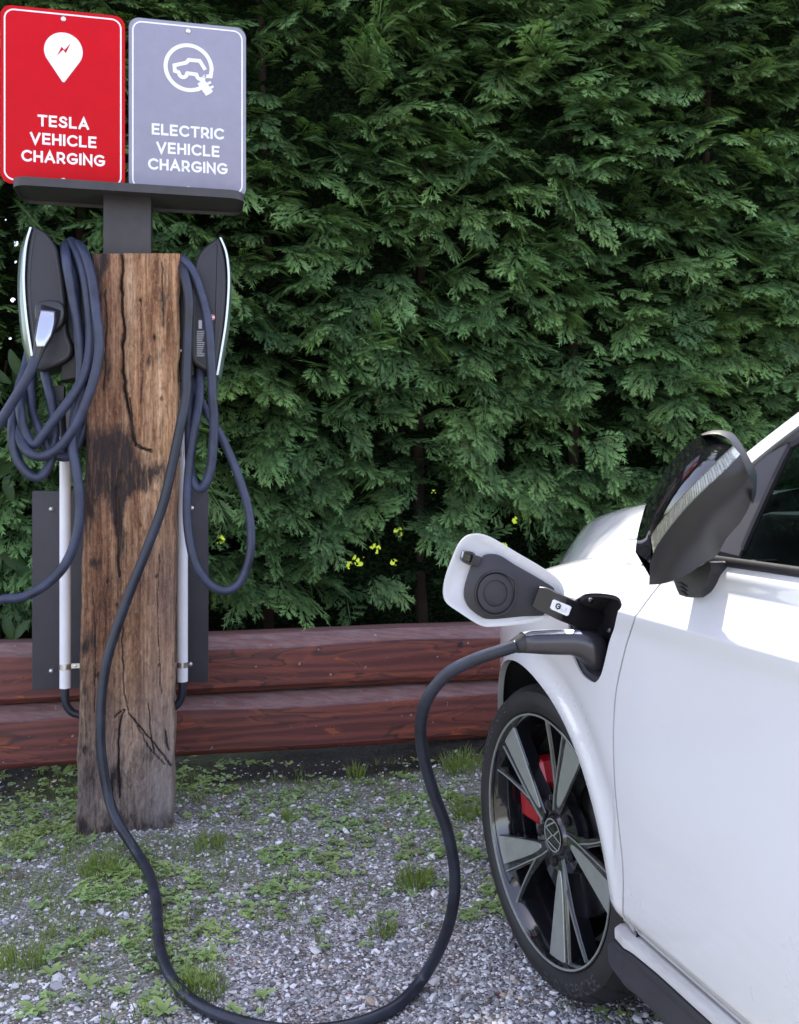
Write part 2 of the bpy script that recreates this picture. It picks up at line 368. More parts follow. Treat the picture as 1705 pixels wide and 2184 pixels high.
MAT['laurel'] = mat_leaf('laurel_leaf', (.010, .03, .008), (.045, .09, .02), .4, .2)
MAT['weed'] = mat_leaf('weed_leaf', (.13, .18, .05), (.44, .54, .19), .65, .28)
MAT['grass'] = mat_leaf('grass_blade', (.10, .14, .03), (.36, .43, .12), .5, .4)
MAT['pebble'] = mat_attrcol('pebble_stone', .85, .4, 160, .25)

# ================================================================ SETTING
# ---- ground (one sheet: fine near, coarse far) ----
def gz(x, y): return .034 * sm(-.15, .30, x) + .004 * fbm(x * 3, y * 3, 1.3) + .0025 * vn(x * 17, y * 17, 5)
def moss_f(x, y):
    m = .62 + .8 * fbm(x * 1.6 + 4.2, y * 1.6 + .7, 2.2, 3)
    m = m - .95 * sm(.55, .1, np.hypot((x - .12) / 1.0, (y - 1.78) / .55)) + .55 * sm(.5, .1, np.hypot((x - .3) / .6, (y - 2.75) / .5))
    m = m + .25 * sm(-.3, -1.0, x) * sm(1.9, 2.4, y) - .5 * sm(3.0, 3.2, y - .2 * x)
    m = m + .5 * np.exp(-(((x + .80) / .26) ** 2 + ((y - 2.52) / .07) ** 2))
    return np.clip(m, 0, 1)
def beam_shade_f(x, y): q = y - (3.32 + .217 * x) + .08 * fbm(x * 5, y * 5, 3.); return sm(-.30, -.17, q) * sm(1.6, 1.2, q) * .95  # mask of the shade painted on the ground under and behind the beams
def axis(lo, hi, f0, f1, fine, far):
    a = np.arange(f0, f1, fine); l = f0 - np.geomspace(fine, f0 - lo, 26)[::-1]; r = f1 + np.geomspace(fine, hi - f1, 26); return np.r_[l, a, r]
gx = axis(-120, 120, -1.4, 1.2, .02, 0); gy = axis(-100, 300, 1.2, 3.6, .02, 0)
GX, GY = np.meshgrid(gx, gy); fade = sm(8, 4, np.hypot(GX, GY - 2.2))
GZ = .034 * sm(-.15, .30, GX) + (gz(GX, GY) - .034 * sm(-.15, .30, GX)) * fade
nx, ny = len(gx), len(gy); idx = np.arange(nx * ny).reshape(ny, nx)
FQ = np.stack([idx[:-1, :-1], idx[:-1, 1:], idx[1:, 1:], idx[1:, :-1]], -1).reshape(-1, 4)
gnd = mk('ground', np.stack([GX, GY, GZ], -1).reshape(-1, 3), FQ, MAT['ground'], sharp=180, kind='structure', attrs={'moss': moss_f(GX, GY).ravel(), 'soil_and_shade': beam_shade_f(GX, GY).ravel()})
lawn_me = MB(); LY = 5.2
for i in range(1): lawn_me.add([(-100, LY, .05), (100, LY, .05), (100, 290, .05), (-100, 290, .05)], [(0, 1, 2, 3)])
lawn_me.build('lawn', MAT['lawn'], kind='structure')

# ---- gravel: loose stones ----
phi = (1 + 5 ** .5) / 2
ico = np.array([(-1, phi, 0), (1, phi, 0), (-1, -phi, 0), (1, -phi, 0), (0, -1, phi), (0, 1, phi), (0, -1, -phi), (0, 1, -phi), (phi, 0, -1), (phi, 0, 1), (-phi, 0, -1), (-phi, 0, 1)]) / 1.902
icof = np.array([(0, 11, 5), (0, 5, 1), (0, 1, 7), (0, 7, 10), (0, 10, 11), (1, 5, 9), (5, 11, 4), (11, 10, 2), (10, 7, 6), (7, 1, 8), (3, 9, 4), (3, 4, 2), (3, 2, 6), (3, 6, 8), (3, 8, 9), (4, 9, 5), (2, 4, 11), (6, 2, 10), (8, 6, 7), (9, 8, 1)])
octv = np.array([(1, 0, 0), (-1, 0, 0), (0, 1, 0), (0, -1, 0), (0, 0, 1), (0, 0, -1)]) * 1.15
octf = np.array([(0, 2, 4), (2, 1, 4), (1, 3, 4), (3, 0, 4), (2, 0, 5), (1, 2, 5), (3, 1, 5), (0, 3, 5)])
def gravel(n, smin, smax, power, seed, simple=False):
    bv, bf = (octv, octf) if simple else (ico, icof); nb_v = len(bv)
    r = np.random.default_rng(seed)
    # denser towards the camera, area of the picture's ground
    v = r.random(n); Y = 1.62 + (3.25 - 1.62) * v ** 1.25; X = (r.random(n) * 1.06 - .50) * Y
    X = X + 0 * Y; keep = X < .62
    X, Y = X[keep], Y[keep]; n = len(X)
    mo = moss_f(X, Y); k = (r.random(n) > mo * .45) & (r.random(n) > beam_shade_f(X, Y) * .9); X, Y = X[k], Y[k]; n = len(X)
    sz = smin + (smax - smin) * r.random(n) ** power
    jit = 1 + .28 * r.standard_normal((n, nb_v, 1)).clip(-1.3, 1.3)
    P = bv[None] * jit; sc = np.stack([sz * (.8 + .5 * r.random(n)), sz * (.6 + .4 * r.random(n)), sz * (.4 + .3 * r.random(n))], -1)
    P = P * sc[:, None]; a = r.random(n) * 6.283; c, s_ = np.cos(a)[:, None], np.sin(a)[:, None]
    tl = (r.random(n)[:, None] - .5) * .7
    x = P[..., 0] * c - P[..., 1] * s_; y = P[..., 0] * s_ + P[..., 1] * c; z = P[..., 2] + x * tl
    V = np.stack([x + X[:, None], y + Y[:, None], z + (gz(X, Y) + sz * .22)[:, None]], -1).reshape(-1, 3)
    Fc = (bf[None] + (np.arange(n) * nb_v)[:, None, None]).reshape(-1, 3)
    g_ = r.random(n) ** 1.3; base = np.stack([.12 + .61 * g_, .12 + .60 * g_, .125 + .59 * g_], -1)
    wm = r.random(n) < .07; base[wm] = base[wm] * [1.15, .95, .75]; rd = r.random(n) < .005; base[rd] = [.30, .11, .08]
    wh = r.random(n) < .07; base[wh] = [.68, .67, .70]
    return V, Fc, np.repeat(base, nb_v, 0)
parts = [gravel(30000, .0016, .0046, 1.4, 1, True), gravel(11500, .0034, .0082, 1.8, 2), gravel(420, .007, .015, 1.8, 3)]
off = 0; VV, FF, CC = [], [], []
for V, Fc, c in parts: VV.append(V); FF.append(Fc + off); CC.append(c); off += len(V)
tag(mk('gravel', np.concatenate(VV), np.concatenate(FF), MAT['pebble'], sharp=50, kind='stuff', attrs={'col': np.concatenate(CC)}),
    'grey and white loose gravel stones scattered over the parking ground', 'gravel')

# ---- low weeds and grass ----
def leaf_tris(npts):  # outline of a lobed leaf in the plane, fan from base
    return None
def weed_patch(centres, r, nleaf, smin, smax, lobes=3):
    V, Fc, T = [], [], []
    for (cx, cy) in centres:
        z0 = float(gz(cx, cy)); nl = r.integers(*nleaf)
        tone = r.random() * .5 + .2
        for _ in range(nl):
            a = r.random() * 6.283; L = smin + (smax - smin) * r.random(); st = L * (.5 + r.random() * 1.2); up = .2 + r.random() * .9
            bx, by, bz = cx + math.cos(a) * st * .6, cy + math.sin(a) * st * .6, z0 + .003 + st * .5 * up
            tl = tone + r.random() * .3; n0 = len(V)
            V.append((bx, by, bz)); T.append(tl * .6)
            m = lobes * 2 + 1; tip = a + r.normal() * .5; roll = r.normal() * .45
            for k in range(m):
                u = (k / (m - 1) - .5) * 2.6; rr = L * (1. if k % 2 == 1 else .62) * (1 - .22 * abs(u) / 1.3)
                x = math.cos(tip + u) * rr; y = math.sin(tip + u) * rr
                z = rr * (.12 - .35 * up * .3) + roll * rr * math.sin(u) * .6
                V.append((bx + x, by + y, bz + z)); T.append(min(1, tl + .15))
            for k in range(m - 1): Fc.append((n0, n0 + 1 + k, n0 + 2 + k))
            # stalk
            n0 = len(V); V += [(cx - .0006, cy, z0), (cx + .0006, cy, z0), (bx, by, bz)]; T += [.1, .1, .2]; Fc.append((n0, n0 + 1, n0 + 2))
    return V, Fc, T
def inframe(n, r, y0=1.62, y1=3.25):
    v = r.random(n); Y = y0 + (y1 - y0) * v; X = (r.random(n) * 1.0 - .48) * Y; k = X < .6; return X[k], Y[k]
r_ = np.random.default_rng(11)
X, Y = inframe(15000, r_); d = moss_f(X, Y) * (.55 + .45 * (fbm(X * 6, Y * 6, 9.1) > -.05)); k = r_.random(len(X)) < (d ** 1.5) * .62 * (.35 + .65 * (r_.random(len(X)) < .6))
k &= (fbm(X * 7, Y * 7, 1.7) > -.10); V, Fc, T = weed_patch(list(zip(X[k], Y[k])), r_, (5, 13), .0045, .0175)
tag(mk('ground_weeds', V, np.array(Fc), MAT['weed'], sharp=None, kind='stuff', attrs={'tone': T}), 'low lobed green weeds growing through the gravel', 'weeds')
def blades(cx, cy, n, rad, h, r, lean=.5, wd=.0011):
    V, Fc, T = [], [], []
    for _ in range(n):
        a = r.random() * 6.283; q = rad * math.sqrt(r.random()); x, y = cx + math.cos(a) * q, cy + math.sin(a) * q
        z = float(gz(x, y)); H = h * (.45 + .75 * r.random()); ln = lean * H * (.2 + r.random()); la = a + r.normal() * .7
        w_ = wd * (.6 + .8 * r.random()); fa = r.random() * 3.14; wx, wy = math.cos(fa) * w_, math.sin(fa) * w_; n0 = len(V); t0 = r.random() * .5
        for i, f in enumerate((0, .4, .75)):
            o = ln * f * f; V += [(x + math.cos(la) * o - wx * (1 - f * .6), y + math.sin(la) * o - wy * (1 - f * .6), z + H * f * (1 - .15 * f)), (x + math.cos(la) * o + wx * (1 - f * .6), y + math.sin(la) * o + wy * (1 - f * .6), z + H * f * (1 - .15 * f))]; T += [t0 + .25 * f] * 2
        V.append((x + math.cos(la) * ln, y + math.sin(la) * ln, z + H * .84)); T.append(t0 + .4)
        Fc += [(n0, n0 + 1, n0 + 3), (n0, n0 + 3, n0 + 2), (n0 + 2, n0 + 3, n0 + 5), (n0 + 2, n0 + 5, n0 + 4), (n0 + 4, n0 + 5, n0 + 6)]
    return V, Fc, T
X, Y = inframe(5200, r_); d = moss_f(X, Y) * (fbm(X * 4 + 9, Y * 4, 3.3) > -.1); k = r_.random(len(X)) < d ** 1.6 * .7 + .01
V, Fc, T = [], [], []
for x, y in zip(X[k], Y[k]):
    v, f, t = blades(x, y, int(r_.integers(3, 11)), .016, .030, r_); n0 = len(V); V += v; T += t; Fc += [tuple(i + n0 for i in q) for q in f]
tag(mk('grass', V, np.array(Fc), MAT['grass'], sharp=None, kind='stuff', attrs={'tone': T}), 'short sparse grass between the gravel stones', 'grass')
def gpt(px, py): Yg = F * CAM_H / (py - HY); return (px - CX) / F * Yg, Yg
tufts = [(215, 1860, 230, .055, .05, 'broad dark green grass tuft left of the cable below the post'), (760, 1655, 70, .03, .055, 'upright pale grass tuft at the foot of the timber wall'),
         (885, 1895, 200, .05, .05, 'dense grass tuft just left of the hanging charging cable'), (815, 1995, 120, .035, .03, 'small round grass tuft on bare gravel in the middle'),
         (430, 2115, 220, .055, .045, 'yellowish grass tuft right beside the cable near the bottom edge'), (985, 1660, 230, .07, .07, 'tall grass clump between the timber wall and front wheel'),
         (50, 2060, 110, .045, .06, 'coarse grass tuft near the left edge of the gravel'), (615, 1750, 50, .018, .06, 'narrow upright grass tuft in the middle behind the weeds'),
         (450, 1800, 150, .045, .035, 'dark grass tuft right of the post base'), (1000, 1760, 140, .05, .05, 'grass tuft tucked beside the tyre')]
for px, py, n, rad, h, lab in tufts:
    x, y = gpt(px, py); v, f, t = blades(x, y, n, rad, h, r_, .55, .0013)
    v = np.array(v) - [x, y, 0]
    o = mk('grass_tuft', v, np.array(f), MAT['grass'], sharp=None, attrs={'tone': t}); o.location = (x, y, 0); tag(o, lab, 'grass tuft', 'grass tufts in the gravel')
def broadleaf_plant(px, py, L, n, lab, seed):
    r = np.random.default_rng(seed); x, y = gpt(px, py); th = thing('weed_plant', lab, 'weed', (x, y, 0), 'broad leaved weeds in the gravel'); z0 = float(gz(x, y))
    for i in range(n):
        a = i * 2.4 + r.random() * .6; V, Fc, T = [], [], []; up = .35 + .6 * r.random(); l = L * (.7 + .5 * r.random()); wd = l * .2
        for k in range(6):
            f = k / 5; rr = l * f; z = z0 + .004 + l * up * (f - .55 * f * f); w_ = wd * math.sin(math.pi * min(.98, .08 + f * .92)) ** .8
            c, s_ = math.cos(a), math.sin(a)
            for q in (-1, 0, 1): V.append((x + c * rr - s_ * q * w_, y + s_ * rr + c * q * w_, z + (.18 * w_ if q else 0))); T.append(.25 + .4 * f + .2 * r.random())
        for k in range(5):
            for q in (0, 1): b = k * 3 + q; Fc.append((b, b + 3, b + 4, b + 1))
        mk('leaf', V, np.array(Fc), MAT['weed'], th, sharp=180, attrs={'tone': T})
plants = [(110, 2080, .028, 5, 'small broad leaved weed near the left edge of the gravel'), (265, 2120, .028, 5, 'rounded weed left of the cable near the bottom'), (190, 2105, .030, 4, 'upright leaf weed low at the left'),
          (75, 2160, .032, 6, 'leafy weed rosette in the bottom left corner'), (350, 2165, .036, 8, 'bright weed rosette under the cable at the bottom edge'), (560, 2130, .028, 5, 'slender broad leaf weed at the bottom centre'), (445, 2040, .026, 5, 'small weed rosette right of the cable'),
          (640, 1905, .028, 6, 'weed rosette in the centre of the gravel'), (270, 1975, .026, 6, 'weed rosette left of the cable bend'), (700, 1830, .028, 7, 'weed rosette in the middle of the green patch'), (1010, 1850, .028, 6, 'weed rosette beside the front tyre'),
          (135, 1655, .07, 4, 'dark broad leaf weed in front of the timber left of the post')]
for i, p in enumerate(plants): broadleaf_plant(*p, 40 + i)

# ---- timber wall of two stacked beams ----
def TWy(X): return 3.32 + .217 * X
tw = thing('timber_wall', 'low wall of two stacked red brown stained timber beams under the hedge', 'timber wall', (0, TWy(0), 0))
def beam(z0, z1, seed, dy=0., yo=0.):
    H = z1 - z0; prof = [(.16, z0 + .01), (.022, z0), (.012, z0 + .003), (.0, z0 + .022), (0, z0 + .09), (0.002, z1 - .050), (.006, z1 - .044), (.040, z1 - .008), (.046, z1 - .004), (.10, z1), (.17, z1 - .01), (.18, z1 - .05)]
    xs = np.linspace(-2.6, 3.0, 141); V = []; T = []
    for x in xs:
        for j, (b, z) in enumerate(prof):
            n = float(fbm(x * 1.4 + seed, (0 if 2 < j < 6 else j) * .35, seed, 3)); n2 = float(vn(x * 2.3, seed * 3.1, 2)) 
            zz = z + .006 * n + (.012 * n2 if j in (5, 6) else 0) ; bb = b + .005 * n
            V.append(np.array([x, TWy(0) + yo, 0]) * 1.0); p = np.array([0., TWy(0), 0]) + A2 * x + B2 * (bb + yo); V[-1] = np.array([p[0], p[1], zz + dy * x])
            T.append([0, 0, 0, 0, 0, .1, .75, .9, .75, .6, .5, 0][j])
    n = len(prof); Fc = []
    for i in range(len(xs) - 1):
        for j in range(n): k = (j + 1) % n; Fc.append((i * n + j, (i + 1) * n + j, (i + 1) * n + k, i * n + k))
    Fc += [tuple(range(n)), tuple((len(xs) - 1) * n + j for j in range(n))[::-1]]
    return mk('beam', V, Fc, MAT['beam'], tw, sharp=18, attrs={'topness': T})
beam(.258, .462, 1.0); beam(.04, .252, 7.0, yo=-.004)
for px, py in ((982, 1374),): 
    k = (px - CX) / F; Yb = 3.32 / (1 - .217 * k); c = at(px, py, Yb); MB().disc(c + B2 * .004, -B2, [(.0001, .0), (.010, .0), (.011, .006), (.007, .0075), (.006, .004), (.0001, .004)], 18).build('bolt', MAT['steel'], tw)
for i, x in enumerate((-2.2, 0.9, 2.6)):   # sleepers the wall rests on
    p = np.array([0., TWy(0), 0]) + A2 * x + B2 * .1; MB().box(p + Z3 * .018, A2 * .09, B2 * .06, Z3 * .026).build('support_block', MAT['beam'], tw)

# ================================================================ HEDGE
def hedge_y(x, z): return 3.60 + .217 * x + .10 * fbm(x * 1.6 + 3, z * 1.6, 4.) + .05 * vn(x * 5, z * 5, 8.)
def make_spray(r, nb=8, droop=.3):
    """flat cypress spray: unit length along x, width along y, z normal; returns V,F,T"""
    V, Fc, T = [], [], []
    def pt(x, y): return (x, y, -droop * x * x - .4 * droop * y * y)
    def blade(x0, y0, x1, y1, w, t0, t1, tri=False):
        dx, dy = x1 - x0, y1 - y0; L = math.hypot(dx, dy) + 1e-9; nx_, ny_ = -dy / L * w, dx / L * w; n0 = len(V)
        if tri:
            V.extend([pt(x0 - nx_, y0 - ny_), pt(x1, y1), pt(x0 + nx_, y0 + ny_)]); T.extend([t0, t1, t0]); Fc.append((n0, n0 + 1, n0 + 2)); return
        V.extend([pt(x0 - nx_ * .5, y0 - ny_ * .5), pt(x0 + dx * .5 - nx_, y0 + dy * .5 - ny_), pt(x1, y1), pt(x0 + dx * .5 + nx_, y0 + dy * .5 + ny_)])
        T.extend([t0, (t0 + t1) / 2, t1, (t0 + t1) / 2]); Fc.append((n0, n0 + 1, n0 + 2)); Fc.append((n0, n0 + 2, n0 + 3))
    blade(0, 0, 1., 0, .018, .0, 1.)
    for i in range(nb):
        x = .10 + .84 * (i + .6 * r.random()) / nb; side = 1 if i % 2 else -1
        for sd in (side, -side) if r.random() < .72 else (side,):
            L = (.38 * math.sin(math.pi * (.22 + .72 * x)) ** .9 + .05) * (.6 + .65 * r.random()); ang = (.60 + .30 * (1 - x) + r.normal() * .12) * sd
            ex, ey = x + L * math.cos(ang), L * math.sin(ang); tb, te = .08 + .4 * x, min(1, .3 + .6 * x + .3 * r.random())
            blade(x, 0, ex, ey, .016, tb, te)
            m = max(2, int(L / .075))
            for q in range(m):
                f = .22 + .72 * (q + .4 * r.random()) / m; bx, by = x + L * f * math.cos(ang), L * f * math.sin(ang); l2 = (.135 * (1 - .6 * f) + .025) * (.7 + .6 * r.random())
                for s2 in (1, -1):
                    a2 = ang + s2 * (.62 + .2 * r.normal()); blade(bx, by, bx + l2 * math.cos(a2), by + l2 * math.sin(a2), .0145, tb + (te - tb) * f, min(1, te * .9 + .15 * r.random()), True)
    return np.array(V), np.array(Fc), np.array(T)
HOLES = [(765, 1195, .05), (800, 1170, .045), (850, 1135, .04), (900, 1182, .03), (745, 1205, .03), (840, 1200, .03), (470, 1150, .035), (1100, 1110, .03), (1075, 1165, .03), 
         (20, 468, .026), (33, 560, .014), (28, 640, .016), (22, 720, .012), (925, 1050, .02), (980, 1185, .02), (35, 520, .02),  (12, 440, .016)]
def holes_xz():
    out = []
    for px, py, rr in HOLES:
        k = (px - CX) / F; Yh = 3.72 / (1 - .217 * k); p = at(px, py, Yh); out.append((p[0] / Yh, (p[2] - CAM_H) / Yh, rr / Yh))
    return np.array(out)
HX = holes_xz(); HX[:, 2] *= .5
hd = thing('conifer_hedge', 'dense dark green cypress hedge filling the background behind the timber wall', 'hedge', (0, 3.7, 0))
def place_sprays(base, D, Nn, size, tone, r, variants):
    """base points, directions, face normals, sizes and tones of every spray"""
    n = len(base); outV, outF, outT = [], [], []; off = 0; vi = r.integers(0, len(variants), n)
    D = D / np.linalg.norm(D, axis=1)[:, None]; Nn = Nn - D * np.sum(Nn * D, 1)[:, None]; Nn = Nn / np.linalg.norm(Nn, axis=1)[:, None]
    Yv = np.cross(Nn, D)
    for v, (V, Fc, T) in enumerate(variants):
        k = np.where(vi == v)[0]
        if not len(k): continue
        s_ = size[k][:, None, None]
        P = base[k][:, None] + s_ * (V[None, :, 0:1] * D[k][:, None] + V[None, :, 1:2] * Yv[k][:, None] + V[None, :, 2:3] * (Nn[k] * .5 + Z3 * .5)[:, None])
        outV.append(P.reshape(-1, 3)); outF.append((Fc[None] + (off + np.arange(len(k)) * len(V))[:, None, None]).reshape(-1, 3)); off += len(k) * len(V)
        outT.append(np.clip(T[None] ** 1.5 * tone[k][:, None], 0, 1).ravel())
    return np.concatenate(outV), np.concatenate(outF), np.concatenate(outT)
def boughs(X, Z, Yoff, L, r):
    """each bough carries a layered fan of sprays that share its lie"""
    n = len(X); lat = r.normal(size=n) * 1.0 + .15; up = r.normal(size=n) * .34 - .05 + .25 * np.clip(Z - 1.7, -1, 1.3)
    D = A2[None] * lat[:, None] - B2[None] * (.6 + .5 * r.random(n))[:, None] + Z3[None] * up[:, None]; D /= np.linalg.norm(D, axis=1)[:, None]
    Nn = Z3[None] - B2[None] * (.15 + .75 * r.random(n) ** 1.3)[:, None] + A2[None] * r.normal(size=n)[:, None] * .38
    Nn -= D * np.sum(Nn * D, 1)[:, None]; Nn /= np.linalg.norm(Nn, axis=1)[:, None]; Yv = np.cross(Nn, D)
    P0_ = np.stack([X, hedge_y(X, Z) + Yoff, Z], 1); dro_ = r.random(n); tone0 = .36 + .9 * r.random(n) ** 1.3; B, DD, NN, SS_, TT_ = [], [], [], [], []
    for f, sd, ln in ((0, -1, .50), (.05, 1, .55), (.30, -1, .60), (.36, 1, .62), (.60, -1, .5), (.64, 1, .5), (.45, 0, .75)):
        k = r.random(n) < .92; a = sd * (.75 - .2 * f + r.normal(size=n) * .12)
        d = D * np.cos(a)[:, None] + Yv * np.sin(a)[:, None] + r.normal(size=(n, 3)) * .07; dp = L[:, None] * f
        B.append((P0_ + D * dp - Z3 * (L * f * f * .30)[:, None])[k]); DD.append((d - Z3 * (.05 + .28 * f) * (.3 + 1.2 * dro_)[:, None])[k]); NN.append((Nn + r.normal(size=(n, 3)) * .16)[k]); SS_.append((L * ln * (.8 + .45 * r.random(n)))[k]); TT_.append((tone0 * (.75 + .5 * r.random(n)))[k])
    return [np.concatenate(q) for q in (B, DD, NN, SS_, TT_)]
rh = np.random.default_rng(21)
variants = [make_spray(rh, nb, dr) for nb, dr in ((8, .25), (7, .40), (8, .12), (6, .50), (9, .30), (7, .05), (8, .35))]
def hedge_points(n, x0, x1, z0, z1):
    X = x0 + (x1 - x0) * rh.random(n); Z = z0 + (z1 - z0) * rh.random(n); return X, Z
X, Z = hedge_points(2380, -2.0, 2.05, .58, 3.05); X2, Z2 = hedge_points(450, -2.5, 2.5, .55, 3.2)
lo = .62 + .09 * vn(X * 2.1, 3.3, 1.) + .11 * sm(-.35, .1, X); k = Z > lo; X, Z = X[k], Z[k]
yo = np.r_[rh.random(len(X)) * .16 - .01, .15 + rh.random(len(X2)) * .08]; inner_ = np.r_[np.zeros(len(X)), np.ones(len(X2))]; X = np.r_[X, X2]; Z = np.r_[Z, Z2]
bare = sm(-.05, .4, vn(X * 3.2 + 9, Z * 3.2, 3.)) * .5; k = (rh.random(len(X)) > bare) | (inner_ > .5); X, Z, yo, inner_ = X[k], Z[k], yo[k], inner_[k]
B, DD, NN, SS_, TT_ = boughs(X, Z, yo, .115 + .125 * rh.random(len(X)) ** 1.3, rh)
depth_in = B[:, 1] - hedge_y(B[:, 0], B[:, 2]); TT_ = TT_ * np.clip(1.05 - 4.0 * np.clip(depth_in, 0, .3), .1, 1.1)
cx_ = (B[:, 0] + DD[:, 0] * .05) / (B[:, 1] + DD[:, 1] * .05); cz_ = (B[:, 2] + DD[:, 2] * .05 - CAM_H) / (B[:, 1] + DD[:, 1] * .05); hk = np.ones(len(B), bool)
for hx, hz, hr in HX: hk &= ~((np.hypot(cx_ - hx, cz_ - hz) < hr * 2.2 + .012) & (rh.random(len(B)) < .93))
hk &= B[:, 2] > .56
V, Fc, T = place_sprays(B[hk], DD[hk], NN[hk], SS_[hk], TT_[hk], rh, variants)
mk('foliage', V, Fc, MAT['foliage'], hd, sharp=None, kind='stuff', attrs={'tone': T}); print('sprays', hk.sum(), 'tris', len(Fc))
# unseen upper part, its stepped height shaped to shade the ground, not the car
X, Z = hedge_points(300, -2.8, 2.8, 3.1, 4.42); k = Z < 3.8 + .65 * sm(.55, .40, X); X, Z = X[k], Z[k]
V, Fc, T = place_sprays(*boughs(X, Z, rh.random(len(X)) * .2, .25 + .1 * rh.random(len(X)), rh), rh, [variants[2]])
mk('unseen_upper_foliage', V, Fc, MAT['foliage'], hd, sharp=None, kind='stuff', attrs={'tone': T})
# opaque dark sheet added as shaded inside, blocking light except at the gaps
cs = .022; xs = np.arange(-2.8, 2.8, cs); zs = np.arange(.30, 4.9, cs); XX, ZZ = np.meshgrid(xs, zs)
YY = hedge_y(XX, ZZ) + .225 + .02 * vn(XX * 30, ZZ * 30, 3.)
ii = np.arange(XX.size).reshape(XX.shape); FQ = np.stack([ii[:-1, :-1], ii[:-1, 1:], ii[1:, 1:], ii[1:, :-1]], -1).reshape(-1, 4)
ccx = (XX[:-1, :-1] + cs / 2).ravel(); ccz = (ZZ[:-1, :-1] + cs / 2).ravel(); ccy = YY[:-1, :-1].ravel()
keep = ccz < 3.85 + .68 * sm(.55, .40, ccx) + .08 * vn(ccx * 3, 1., 2.)  # unseen top stepped down at right so the car stays sunlit
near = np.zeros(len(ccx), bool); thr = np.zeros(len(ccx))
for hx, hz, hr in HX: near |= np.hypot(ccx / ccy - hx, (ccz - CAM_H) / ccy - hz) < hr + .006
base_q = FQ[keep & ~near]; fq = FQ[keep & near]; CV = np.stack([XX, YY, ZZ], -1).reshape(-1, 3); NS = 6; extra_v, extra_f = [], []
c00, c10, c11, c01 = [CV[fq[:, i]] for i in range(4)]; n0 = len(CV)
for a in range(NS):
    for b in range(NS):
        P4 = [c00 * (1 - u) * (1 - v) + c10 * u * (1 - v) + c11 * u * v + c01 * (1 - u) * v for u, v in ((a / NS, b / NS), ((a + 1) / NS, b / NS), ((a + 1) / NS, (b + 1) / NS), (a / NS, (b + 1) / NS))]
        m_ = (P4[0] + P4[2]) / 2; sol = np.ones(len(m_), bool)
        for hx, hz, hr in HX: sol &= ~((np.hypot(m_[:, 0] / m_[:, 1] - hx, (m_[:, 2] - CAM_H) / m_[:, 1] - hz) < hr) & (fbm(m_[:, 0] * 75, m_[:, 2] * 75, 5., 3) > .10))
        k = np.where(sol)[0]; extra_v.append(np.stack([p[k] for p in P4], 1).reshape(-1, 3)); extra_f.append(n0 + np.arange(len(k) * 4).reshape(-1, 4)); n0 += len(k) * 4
mk('dark_core', np.concatenate([CV, *extra_v]), np.concatenate([base_q, *extra_f]), MAT['core'], hd, sharp=None, kind='stuff')
for i, x in enumerate((-1.9, -1.25, -.55, .1, .75, 1.4, 2.1)):
    b = np.array([x, 3.62 + .217 * x + .215, 0]); P = [b + [.02 * math.sin(i * 3 + q), 0, q * .62] for q in range(6)]
    MB().tube(cr(P, 4), np.linspace(.030, .014, 21), 9).build('trunk', MAT['bark'], hd)
# laurel at the left edge
la = thing('laurel_shrub', 'broad leaved laurel shrub at the left edge behind the charging post', 'shrub', (-1.5, 3.25, 0))
for st in range(3):
    b = np.array([-1.52 - .07 * st, 3.42, .0]); MB().tube(cr([b, b + [.03, -.05, .5], b + [.0, -.05, 1.0], b + [.07, -.08, 1.45]], 5), np.linspace(.009, .004, 16), 7).build('stem', MAT['bark'], la)
rl = np.random.default_rng(5)
for i in range(34):
    px = rl.uniform(-40, 62) if i < 26 else rl.uniform(62, 120); py = rl.uniform(740, 1345) if i < 26 else rl.uniform(1180, 1330); Yl = rl.uniform(3.12, 3.34)
    c = at(px, py, Yl); L = rl.uniform(.09, .15); wd = L * .19; a = rl.uniform(-2.8, -.4) if rl.random() < .7 else rl.uniform(0, 6.28)
    D = np.array([math.cos(a), -.3 * rl.random(), math.sin(a)]); D /= np.linalg.norm(D); Nn = np.array([rl.normal() * .3, -1, .5 + rl.normal() * .3]); Nn -= D * Nn.dot(D); Nn /= np.linalg.norm(Nn); Yv = np.cross(Nn, D)
    V, T, Fc = [], [], []
    for q in range(9):
        f = q / 8; w_ = wd * math.sin(math.pi * (.03 + .94 * f)) ** .75
        for e in (-1, 0, 1): V.append(c + D * L * f + Yv * e * w_ + Nn * (abs(e) * w_ * .25 - L * .25 * f * f)); T.append(.25 + .35 * f + (.25 if e == 0 else 0) + .15 * rl.random())
    for q in range(8):
        for e in (0, 1): b = q * 3 + e; Fc.append((b, b + 3, b + 4, b + 1))
    mk('leaf', V, np.array(Fc), MAT['laurel'], la, sharp=180, attrs={'tone': T})

